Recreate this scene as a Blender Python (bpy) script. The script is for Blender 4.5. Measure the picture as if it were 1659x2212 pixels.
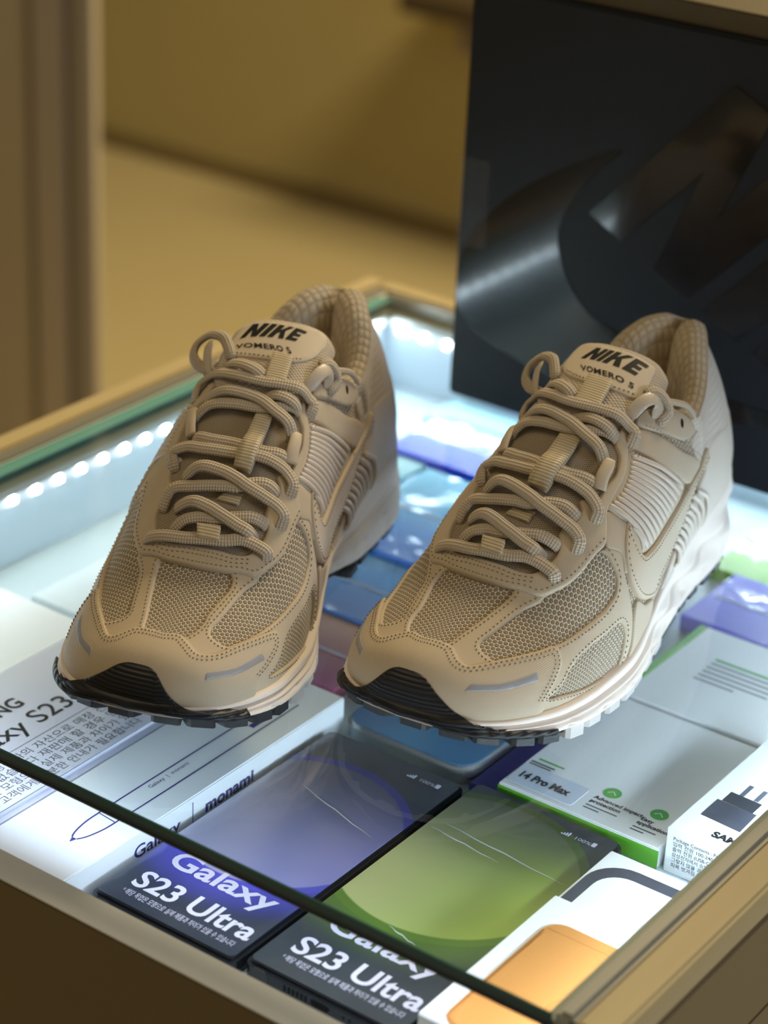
import bpy, bmesh, math, random
import numpy as np
from mathutils import Vector, Matrix
from mathutils.geometry import delaunay_2d_cdt
from mathutils.bvhtree import BVHTree

for o in list(bpy.data.objects): bpy.data.objects.remove(o)
scene = bpy.context.scene
COL = scene.collection
random.seed(7); rng = np.random.default_rng(7)

# ------------------------------------------------------------------ camera
# z = 0 is the top of the glass; x runs along the front of the case, y to its back
cam_d = bpy.data.cameras.new('camera'); cam = bpy.data.objects.new('camera', cam_d); COL.objects.link(cam)
scene.camera = cam
CAM_H = 0.513
pitch, yaw, roll = math.radians(26.147), math.radians(-34.791), math.radians(2.870)
fwd = Vector((math.sin(yaw)*math.cos(pitch), math.cos(yaw)*math.cos(pitch), -math.sin(pitch)))
rgt = Vector((math.cos(yaw), -math.sin(yaw), 0)); up = rgt.cross(fwd)
r2 = rgt*math.cos(roll) + up*math.sin(roll); u2 = up*math.cos(roll) - rgt*math.sin(roll)
M = Matrix((r2, u2, -fwd)).transposed().to_4x4(); M.translation = Vector((0, 0, CAM_H))
cam.matrix_world = M
cam_d.sensor_fit = 'VERTICAL'; cam_d.sensor_height = 24.0; cam_d.lens = 4900/2212*24.0
cam_d.clip_start = 0.05; cam_d.clip_end = 50
cam_d.dof.use_dof = True; cam_d.dof.focus_distance = 0.97; cam_d.dof.aperture_fstop = 4.3

# ------------------------------------------------------------------ world, lights, exposure
w = bpy.data.worlds.new('world'); scene.world = w; w.use_nodes = True
w.node_tree.nodes['Background'].inputs[0].default_value = (1.0, 0.83, 0.54, 1)
w.node_tree.nodes['Background'].inputs[1].default_value = 0.15
scene.view_settings.view_transform = 'Standard'; scene.view_settings.look = 'None'
scene.view_settings.exposure = 0.0; scene.view_settings.gamma = 1.0; scene.view_settings.use_curve_mapping = False

def area_light(name, loc, target, sx, sy, power, color):
    l = bpy.data.lights.new(name, 'AREA'); l.shape = 'RECTANGLE'; l.size = sx; l.size_y = sy
    l.energy = power; l.color = color
    o = bpy.data.objects.new(name, l); COL.objects.link(o); o.location = loc
    o.rotation_euler = (Vector(target)-Vector(loc)).to_track_quat('-Z', 'Y').to_euler()
    return o
# shop ceiling lamps, about 2.6 m above the floor
area_light('ceiling_lamp', (-1.1, 0.3, 1.75), (-0.55, 0.8, 0), 1.0, 0.6, 6.2, (1.0, 0.79, 0.48))
area_light('ceiling_lamp', (-0.4, 3.0, 1.75), (-1.9, 3.3, -0.9), 1.6, 0.8, 130.0, (1.0, 0.82, 0.52))
area_light('cool_side_fill', (1.15, 0.95, 0.42), (-0.45, 0.85, 0.03), 0.6, 0.35, 9.0, (0.70, 0.82, 1.0))      # cool fill added at the right, no known source stands there

# ------------------------------------------------------------------ helpers
def tag(o, label=None, cat=None, group=None, kind=None):
    if label: o['label'] = label
    if cat: o['category'] = cat
    if group: o['group'] = group
    if kind: o['kind'] = kind
    return o
def empty(name, loc=(0, 0, 0), rz=0):
    o = bpy.data.objects.new(name, None); COL.objects.link(o); o.location = loc; o.rotation_euler = (0, 0, rz)
    o.empty_display_size = 0.02
    return o
def mk(name, V, Fc, mat=None, parent=None, smooth=True, uv=None, recalc=False):
    me = bpy.data.meshes.new(name)
    me.from_pydata([tuple(map(float, v)) for v in V], [], [tuple(map(int, f)) for f in Fc])
    if uv is not None:
        lay = me.uv_layers.new(name='UVMap'); uv = np.asarray(uv, float)
        idx = np.empty(len(me.loops), dtype=np.int32); me.loops.foreach_get('vertex_index', idx)
        lay.data.foreach_set('uv', uv[idx].astype(np.float32).ravel())
    if recalc:
        bm = bmesh.new(); bm.from_mesh(me); bmesh.ops.recalc_face_normals(bm, faces=bm.faces); bm.to_mesh(me); bm.free()
    if smooth: me.polygons.foreach_set('use_smooth', [True]*len(me.polygons))
    o = bpy.data.objects.new(name, me); COL.objects.link(o)
    if mat is not None: me.materials.append(mat)
    if parent is not None: o.parent = parent
    return o
def inst(src, name, parent=None, loc=None):
    o = src.copy(); o.name = name; COL.objects.link(o)
    if parent is not None: o.parent = parent
    if loc is not None: o.location = loc
    return o
def bm_box(bm, x0, x1, y0, y1, z0, z1):
    v = [bm.verts.new(p) for p in ((x0,y0,z0),(x1,y0,z0),(x1,y1,z0),(x0,y1,z0),(x0,y0,z1),(x1,y0,z1),(x1,y1,z1),(x0,y1,z1))]
    for f in ((0,3,2,1),(4,5,6,7),(0,1,5,4),(1,2,6,5),(2,3,7,6),(3,0,4,7)): bm.faces.new([v[i] for i in f])
def box(name, x0, x1, y0, y1, z0, z1, mat, parent=None, bev=0.0008, seg=2, smooth=False):
    bm = bmesh.new(); bm_box(bm, x0, x1, y0, y1, z0, z1)
    if bev: bmesh.ops.bevel(bm, geom=list(bm.edges), offset=bev, segments=seg, affect='EDGES', clamp_overlap=True)
    me = bpy.data.meshes.new(name); bm.to_mesh(me); bm.free(); me.materials.append(mat)
    if smooth: me.polygons.foreach_set('use_smooth', [True]*len(me.polygons))
    o = bpy.data.objects.new(name, me); COL.objects.link(o)
    if parent is not None: o.parent = parent
    return o
def slab(name, pts, z0, z1, mat, parent=None, bev=0.0, smooth=False):
    """prism over a 2D outline"""
    bm = bmesh.new()
    a = [bm.verts.new((x, y, z0)) for x, y in pts]; b = [bm.verts.new((x, y, z1)) for x, y in pts]
    n = len(pts); bm.faces.new(a[::-1]); top = bm.faces.new(b)
    for i in range(n): bm.faces.new((a[i], a[(i+1) % n], b[(i+1) % n], b[i]))
    bmesh.ops.recalc_face_normals(bm, faces=bm.faces)
    if bev: bmesh.ops.bevel(bm, geom=list(top.edges), offset=bev, segments=2, affect='EDGES', clamp_overlap=True)
    bmesh.ops.triangulate(bm, faces=[f for f in bm.faces if len(f.verts) > 4])
    me = bpy.data.meshes.new(name); bm.to_mesh(me); bm.free(); me.materials.append(mat)
    if smooth: me.polygons.foreach_set('use_smooth', [True]*len(me.polygons))
    o = bpy.data.objects.new(name, me); COL.objects.link(o)
    if parent is not None: o.parent = parent
    return o
def rrect(x0, x1, y0, y1, r, n=7):
    P = []
    for cx, cy, a0 in ((x1-r, y0+r, -90), (x1-r, y1-r, 0), (x0+r, y1-r, 90), (x0+r, y0+r, 180)):
        for i in range(n+1):
            a = math.radians(a0+90*i/n); P.append((cx+r*math.cos(a), cy+r*math.sin(a)))
    return P
def disc(cx, cy, r, n=48):
    return [(cx+r*math.cos(2*math.pi*i/n), cy+r*math.sin(2*math.pi*i/n)) for i in range(n)]

# ---- node material helpers
def new_mat(name):
    m = bpy.data.materials.new(name); m.use_nodes = True; nt = m.node_tree
    return m, nt, nt.nodes['Principled BSDF']
def mth(nt, op, a, b=None, c=None):
    n = nt.nodes.new('ShaderNodeMath'); n.operation = op
    for i, x in enumerate((a, b, c)):
        if x is None: continue
        if isinstance(x, (int, float)): n.inputs[i].default_value = x
        else: nt.links.new(x, n.inputs[i])
    return n.outputs[0]
def mixc(nt, f, a, b):
    n = nt.nodes.new('ShaderNodeMix'); n.data_type = 'RGBA'
    for i, x in ((0, f), (6, a), (7, b)):
        if isinstance(x, (int, float)): n.inputs[i].default_value = x
        elif isinstance(x, tuple): n.inputs[i].default_value = (*x, 1) if len(x) == 3 else x
        else: nt.links.new(x, n.inputs[i])
    return n.outputs[2]
def bump(nt, bs, h, strength=0.5, dist=0.0005):
    b = nt.nodes.new('ShaderNodeBump'); b.inputs['Strength'].default_value = strength; b.inputs['Distance'].default_value = dist
    nt.links.new(h, b.inputs['Height']); nt.links.new(b.outputs[0], bs.inputs['Normal']); return b
def uvxy(nt):
    t = nt.nodes.new('ShaderNodeTexCoord'); s = nt.nodes.new('ShaderNodeSeparateXYZ')
    nt.links.new(t.outputs['UV'], s.inputs[0]); return s.outputs[0], s.outputs[1], t.outputs['UV']
def noise(nt, vec, scale, detail=3):
    n = nt.nodes.new('ShaderNodeTexNoise'); n.inputs['Scale'].default_value = scale; n.inputs['Detail'].default_value = detail
    if vec is not None: nt.links.new(vec, n.inputs['Vector'])
    return n.outputs[0]
def objvec(nt):
    t = nt.nodes.new('ShaderNodeTexCoord'); return t.outputs['Object']
def plain(name, col, rough=0.5, spec=0.5, metal=0.0, coat=0.0, nscale=0, nstr=0.2, ndist=0.0004, var=0.0):
    m, nt, bs = new_mat(name)
    bs.inputs['Base Color'].default_value = (*col, 1); bs.inputs['Roughness'].default_value = rough
    bs.inputs['Specular IOR Level'].default_value = spec; bs.inputs['Metallic'].default_value = metal
    bs.inputs['Coat Weight'].default_value = coat; bs.inputs['Coat Roughness'].default_value = 0.06
    if nscale:
        h = noise(nt, objvec(nt), nscale)
        if nstr: bump(nt, bs, h, nstr, ndist)
        if var:
            c2 = tuple(x*(1-var) for x in col)
            nt.links.new(mixc(nt, h, c2, tuple(min(1, x*(1+var)) for x in col)), bs.inputs['Base Color'])
    return m
def emit(name, col, s):
    m, nt, bs = new_mat(name)
    bs.inputs['Base Color'].default_value = (*col, 1)
    bs.inputs['Emission Color'].default_value = (*col, 1); bs.inputs['Emission Strength'].default_value = s
    return m

# ---- lettering: text turned into flat mesh data
def text_geo(body, size, bold=0.0, align='LEFT', spacing=1.0, shear=0.0):
    cu = bpy.data.curves.new('t', 'FONT'); cu.body = body; cu.size = size; cu.offset = bold
    cu.align_x = align; cu.space_character = spacing; cu.shear = shear; cu.fill_mode = 'FRONT' if hasattr(cu, 'fill_mode') else cu.fill_mode
    cu.resolution_u = 4
    o = bpy.data.objects.new('t', cu); COL.objects.link(o)
    dg = bpy.context.evaluated_depsgraph_get(); me = o.evaluated_get(dg).to_mesh()
    V = np.array([v.co[:] for v in me.vertices]); Fc = [tuple(p.vertices) for p in me.polygons]
    o.evaluated_get(dg).to_mesh_clear(); bpy.data.objects.remove(o); bpy.data.curves.remove(cu)
    return (V.reshape(-1, 3), Fc)
def letters(name, body, size, origin, ex, ey, mat, parent=None, bold=0.0, spacing=1.0, fitw=None, shear=0.0, align='LEFT'):
    """flat lettering at origin, reading along ex with its tops towards ey"""
    V, Fc = text_geo(body, size, bold, align, spacing, shear)
    if len(V) == 0: return None
    sx = 1.0
    if fitw:
        sx = fitw/max(1e-6, V[:, 0].max()-V[:, 0].min())
    ex, ey, o = Vector(ex).normalized(), Vector(ey).normalized(), Vector(origin)
    P = [o+ex*(v[0]*sx)+ey*v[1] for v in V]
    return mk(name, P, Fc, mat, parent, smooth=False)
# heavy slanted block capitals N I K E as outlines (x in units of the height, unslanted)
def block_letters():
    N = [(0,0),(.24,0),(.24,.56),(.47,0),(.72,0),(.72,1),(.48,1),(.48,.44),(.25,1),(0,1)]
    I = [(0,0),(.25,0),(.25,1),(0,1)]
    K = [(0,0),(.25,0),(.25,.36),(.33,.48),(.52,0),(.80,0),(.52,.62),(.80,1),(.53,1),(.25,.58),(.25,1),(0,1)]
    E = [(0,0),(.58,0),(.58,.23),(.25,.23),(.25,.39),(.52,.39),(.52,.60),(.25,.60),(.25,.77),(.58,.77),(.58,1),(0,1)]
    out = []; x = 0
    for L_, wd in ((N,.72),(I,.25),(K,.80),(E,.58)):
        out.append([(a+x, b) for a, b in L_]); x += wd+.10
    return out, x-.10
def fill2d(polys):
    V = []; Fc = []
    for P in polys:
        r = delaunay_2d_cdt([Vector(p) for p in P], [(i, (i+1) % len(P)) for i in range(len(P))], [], 1, 1e-7)
        b = len(V); V += [tuple(v) for v in r[0]]; Fc += [tuple(b+i for i in f) for f in r[2]]
    return np.array(V), Fc
def densify(V, Fc, ml):
    """split long edges of a flat mesh so that it can follow a curved surface"""
    bm = bmesh.new(); vs = [bm.verts.new((p[0], p[1], 0)) for p in V]
    for f in Fc:
        try: bm.faces.new([vs[i] for i in f])
        except ValueError: pass
    for _ in range(3):
        bmesh.ops.triangulate(bm, faces=bm.faces)
        es = [e for e in bm.edges if e.calc_length() > ml]
        if es: bmesh.ops.subdivide_edges(bm, edges=es, cuts=1)
    bmesh.ops.triangulate(bm, faces=bm.faces)
    bm.verts.index_update()
    r = (np.array([v.co[:2] for v in bm.verts]), [tuple(v.index for v in f.verts) for f in bm.faces]); bm.free()
    return r
# ------------------------------------------------------------------ shop background
FLOOR_Z = -0.95
M_floor = plain('shop_floor', (.42, .345, .175), .55, .4, nscale=1.2, nstr=0, var=.12)
M_wall = plain('shop_wall', (.42, .345, .15), .7, .3, nscale=1.1, nstr=0, var=.18)
M_post = plain('post_laminate', (.50, .42, .29), .5, .4, nscale=3, nstr=0, var=.15)
M_postm = plain('post_metal_strip', (.52, .45, .37), .35, .5, metal=.3)
M_postd = plain('post_groove_dark', (.20, .165, .12), .6, .3)  # darker tone for the post grooves and shelf brackets
def structure(o): o['kind'] = 'structure'; return o
structure(box('floor', -9, 4, -2, 8, FLOOR_Z-.05, FLOOR_Z, M_floor, bev=0))
wb = structure(box('wall_back', -9, 4, 3.50, 3.70, FLOOR_Z, 1.6, M_wall, bev=0))
box('baseboard', -8.9, 3.9, 3.485, 3.499, FLOOR_Z, FLOOR_Z+.035, plain('baseboard_wood', (.17, .12, .04), .6), wb, bev=.002)
# dark display ledge low on the far wall
lg = empty('wall_shelf', (-2.2, 3.4, -.455)); tag(lg, 'dark brown wall shelf blurred at the top of the far wall', 'shelf')
box('board', -.12, 1.3, -.10, .095, -.016, .02, plain('shelf_dark', (.05, .033, .012), .6), lg, bev=.004)
box('bracket', .0, .03, -.08, .095, -.07, -.016, M_postd, lg, bev=.002)
box('bracket', .6, .63, -.08, .095, -.07, -.016, M_postd, lg, bev=.002)
# tall door post at the left
pr = empty('door_post', (-2.05, 2.0, FLOOR_Z)); tag(pr, 'brown laminate door post with pale metal strips at the far left', 'post')
box('panel', -.55, .083, 0, .016, 0, 2.5, M_post, pr, bev=.004)
box('groove', .083, .098, .006, .014, 0, 2.5, M_postd, pr, bev=.001)
box('metal_strip', .098, .150, -.004, .014, 0, 2.5, M_postm, pr, bev=.003, seg=3)
box('groove', .150, .162, .006, .014, 0, 2.5, M_postd, pr, bev=.001)
box('edge_strip', .162, .198, -.002, .014, 0, 2.5, plain('post_edge', (.36, .31, .24), .5), pr, bev=.003)

# ------------------------------------------------------------------ display case
def wood(name, col, sc=6.0, rough=.5):
    m, nt, bs = new_mat(name)
    t = nt.nodes.new('ShaderNodeTexCoord'); mp = nt.nodes.new('ShaderNodeMapping'); mp.inputs['Scale'].default_value = (sc*6, sc*.4, sc*6)
    nt.links.new(t.outputs['Object'], mp.inputs[0]); h = noise(nt, mp.outputs[0], 3.0, 5)
    nt.links.new(mixc(nt, h, tuple(c*.86 for c in col), tuple(c*1.1 for c in col)), bs.inputs['Base Color'])
    bs.inputs['Roughness'].default_value = rough
    return m
M_wood = wood('rail_wood', (.52, .42, .225))
M_body = plain('case_laminate', (.23, .175, .095), .55, .3, nscale=220, nstr=.15, ndist=.0003)
M_lip = plain('lip_board', (.50, .50, .47), .6, .3, nscale=60, nstr=0, var=.04)
M_white = plain('case_white', (.54, .64, .70), .32, .5)
M_alu = plain('rail_aluminium', (.40, .40, .36), .32, .5, metal=.55, nscale=40, nstr=.05)
M_teal = plain('glass_edge_teal', (.15, .40, .38), .12, .6)
M_edge_lo = plain('glass_edge_dark', (.004, .018, .017), .08, .6)
M_edge_hi = plain('glass_edge_bevel', (.018, .075, .070), .22, .6, nscale=300, nstr=.1)
M_led = emit('led_white', (.93, .98, 1.0), 18.0)
M_tape = plain('led_tape', (.70, .74, .80), .5)
gm = bpy.data.materials.new('clear_glass'); gm.use_nodes = True; nt = gm.node_tree
nt.nodes.remove(nt.nodes['Principled BSDF'])
tr = nt.nodes.new('ShaderNodeBsdfTransparent'); tr.inputs[0].default_value = (.955, .985, .975, 1)
gl = nt.nodes.new('ShaderNodeBsdfGlossy'); gl.inputs['Roughness'].default_value = 0.0
fr = nt.nodes.new('ShaderNodeFresnel'); fr.inputs[0].default_value = 1.45
mx = nt.nodes.new('ShaderNodeMixShader')
ge = nt.nodes.new('ShaderNodeNewGeometry')
nt.links.new(mth(nt, 'MULTIPLY', fr.outputs[0], mth(nt, 'SUBTRACT', 1.0, ge.outputs['Backfacing'])), mx.inputs[0]); nt.links.new(tr.outputs[0], mx.inputs[1]); nt.links.new(gl.outputs[0], mx.inputs[2])
nt.links.new(mx.outputs[0], nt.nodes['Material Output'].inputs[0])

XL, XR, YF, YB = -.774, -.312, .570, 1.105
ZF = -.056                                    # inside floor of the case
case = empty('display_case', (-.545, .84, FLOOR_Z)); CX, CY, CZ = -.545, .84, FLOOR_Z
tag(case, 'glass topped shop display case with pale wood rails and brown body', 'display case')
def cbox(name, x0, x1, y0, y1, z0, z1, mat, par=None, **k):
    o = box(name, x0-CX, x1-CX, y0-CY, y1-CY, z0-CZ, z1-CZ, mat, None, **k); o.parent = par or case; return o
cbox('body', -.806, -.288, .5505, 1.134, FLOOR_Z, -.066, M_body, bev=.001)
cbox('front_board', -.806, -.288, .5350, .5500, FLOOR_Z, -.0312, M_body, bev=.0005)
cbox('front_lip', -.806, -.288, .5348, .5502, -.0312, -.0304, M_lip, bev=.0003)
cbox('inner_floor', -.786, -.300, .5505, 1.120, -.0655, ZF, M_white, bev=0)
cbox('inner_wall', -.786, XL, .5505, 1.12, ZF, -.0075, M_white, bev=0)
cbox('inner_wall', XL, -.312, YB, 1.12, ZF, -.0075, M_white, bev=0)
cbox('inner_wall', -.306, -.300, .5505, 1.12, ZF, -.0075, M_white, bev=0)
cbox('side_board', -.3012, -.288, .572, 1.134, -.0658, -.016, M_body, bev=.0008)
cbox('side_board', -.806, -.7865, .572, 1.134, -.0658, -.016, M_body, bev=.0008)
cbox('back_board', -.786, -.3015, 1.1205, 1.134, -.0658, -.016, M_body, bev=.0008)
cbox('wood_rail', -.8085, -.7935, .571, 1.134, -.0155, .0005, M_wood, bev=.0015)
cbox('wood_rail', -.3035, -.2885, .571, 1.134, -.0155, .0005, M_wood, bev=.0015)
cbox('wood_rail', -.793, -.304, 1.120, 1.134, -.0155, .0005, M_wood, bev=.0015)
ml = cbox('metal_channel', -.793, -.7805, .571, 1.119, -.0105, .0012, M_alu, bev=.0022, seg=3)
mr = cbox('metal_channel', -.3125, -.3040, .571, 1.119, -.0105, .0012, M_alu, bev=.0022, seg=3)
mb = cbox('metal_channel', -.780, -.313, 1.108, 1.1195, -.0105, .0012, M_alu, bev=.0022, seg=3)
cbox('metal_ledge', -.7800, -.7655, .572, 1.106, -.0105, -.0052, M_alu, bev=.0008)
cbox('metal_ledge', -.3180, -.3125, .572, 1.106, -.0105, -.0052, M_alu, bev=.0008)
cbox('metal_ledge', -.765, -.3185, 1.0965, 1.1075, -.0105, -.0052, M_alu, bev=.0008)
# LED strips under the rails, one small chip after another
led_mesh = None
def led_strip(axis, fixed, a0, a1, z, nrm):
    global led_mesh
    if axis == 'y': tp = cbox('led_tape', min(fixed, fixed+nrm*.0012), max(fixed, fixed+nrm*.0012), a0, a1, z-.0042, z+.0042, M_tape, bev=0)
    else: tp = cbox('led_tape', a0, a1, min(fixed, fixed+nrm*.0012), max(fixed, fixed+nrm*.0012), z-.0042, z+.0042, M_tape, bev=0)
    if led_mesh is None:
        b_ = bmesh.new(); bm_box(b_, -.0021, .0021, -.0021, .0021, -.0021, .0021)
        bmesh.ops.bevel(b_, geom=list(b_.edges), offset=.0008, segments=2, affect='EDGES')
        led_mesh = bpy.data.meshes.new('led'); b_.to_mesh(led_mesh); b_.free(); led_mesh.materials.append(M_led)
    a = a0+.008
    while a < a1:
        o = bpy.data.objects.new('led', led_mesh); COL.objects.link(o); o.parent = tp
        o.location = ((fixed+nrm*.0022)-CX, a-CY, z-CZ) if axis == 'y' else (a-CX, (fixed+nrm*.0022)-CY, z-CZ)
        a += .0175
led_strip('y', XL, .585, 1.10, -.0165, 1)
led_strip('y', -.306, .585, 1.10, -.0165, -1)
led_strip('x', YB, -.768, -.325, -.0165, -1)
def led_light(loc, tgt, ln, p):
    l = bpy.data.lights.new('led_or_fill_light', 'AREA'); l.shape = 'RECTANGLE'; l.size = ln; l.size_y = .006; l.energy = p; l.color = (.68, .84, 1.0)
    o = bpy.data.objects.new('led_or_fill_light', l); COL.objects.link(o)
    z = (Vector(loc)-Vector(tgt)).normalized(); x = Vector((0, 1, 0)) if ln > .48 else Vector((1, 0, 0)); y = z.cross(x)
    mt = Matrix((x, y, z)).transposed().to_4x4(); mt.translation = Vector(loc); o.matrix_world = mt
led_light((XL+.006, .84, -.0165), (XL+.10, .84, -.030), .51, .13)
led_light((-.3125, .84, -.0165), (-.41, .84, -.026), .51, .50)
led_light((-.545, YB-.006, -.0165), (-.545, YB-.10, -.030), .43, .55)
cbox('edge_profile', -.7800, -.3130, .5704, .5742, -.0072, -.0052, plain('black_profile', (.02, .02, .02), .5), bev=.0004)  # black band below the glass edge; the light behind it is added
l = bpy.data.lights.new('led_or_fill_light', 'AREA'); l.shape = 'RECTANGLE'; l.size = .44; l.size_y = .004; l.energy = .17; l.color = (.70, .85, 1.0)  # front fill added to brighten the cartons, no LED strip known here
o = bpy.data.objects.new('led_or_fill_light', l); COL.objects.link(o)
z_ = (Vector((0, .5757, -.0065))-Vector((0, .640, -.056))).normalized(); x_ = Vector((1, 0, 0)); mt = Matrix((x_, z_.cross(x_), z_)).transposed().to_4x4()
mt.translation = Vector((-.545, .5757, -.0065)); o.matrix_world = mt
# the loose glass top
gt = empty('glass_top', (-.545, .84, -.007)); tag(gt, 'clear glass top pane with dark green polished front edge', 'glass pane')
def gbox(name, x0, x1, y0, y1, z0, z1, mat, **k):
    o = box(name, x0+.545, x1+.545, y0-.84, y1-.84, z0+.007, z1+.007, mat, gt, **k); return o
gbox('pane', -.7795, -.3130, .5715, 1.1075, -.0050, 0.0, gm, bev=0)
gbox('front_edge', -.7795, -.3130, .5702, .5713, -.0050, -.0032, M_edge_lo, bev=0)
gbox('front_bevel', -.7795, -.3130, .5702, .5713, -.0032, 0.0, M_edge_hi, bev=0)
gbox('side_edge', -.7803, -.7797, .5720, 1.1070, -.0050, 0.0008, M_teal, bev=0)
gbox('side_bevel', -.7797, -.7715, .5720, 1.1070, -.0001, 0.0003, M_teal, bev=0)
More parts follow.
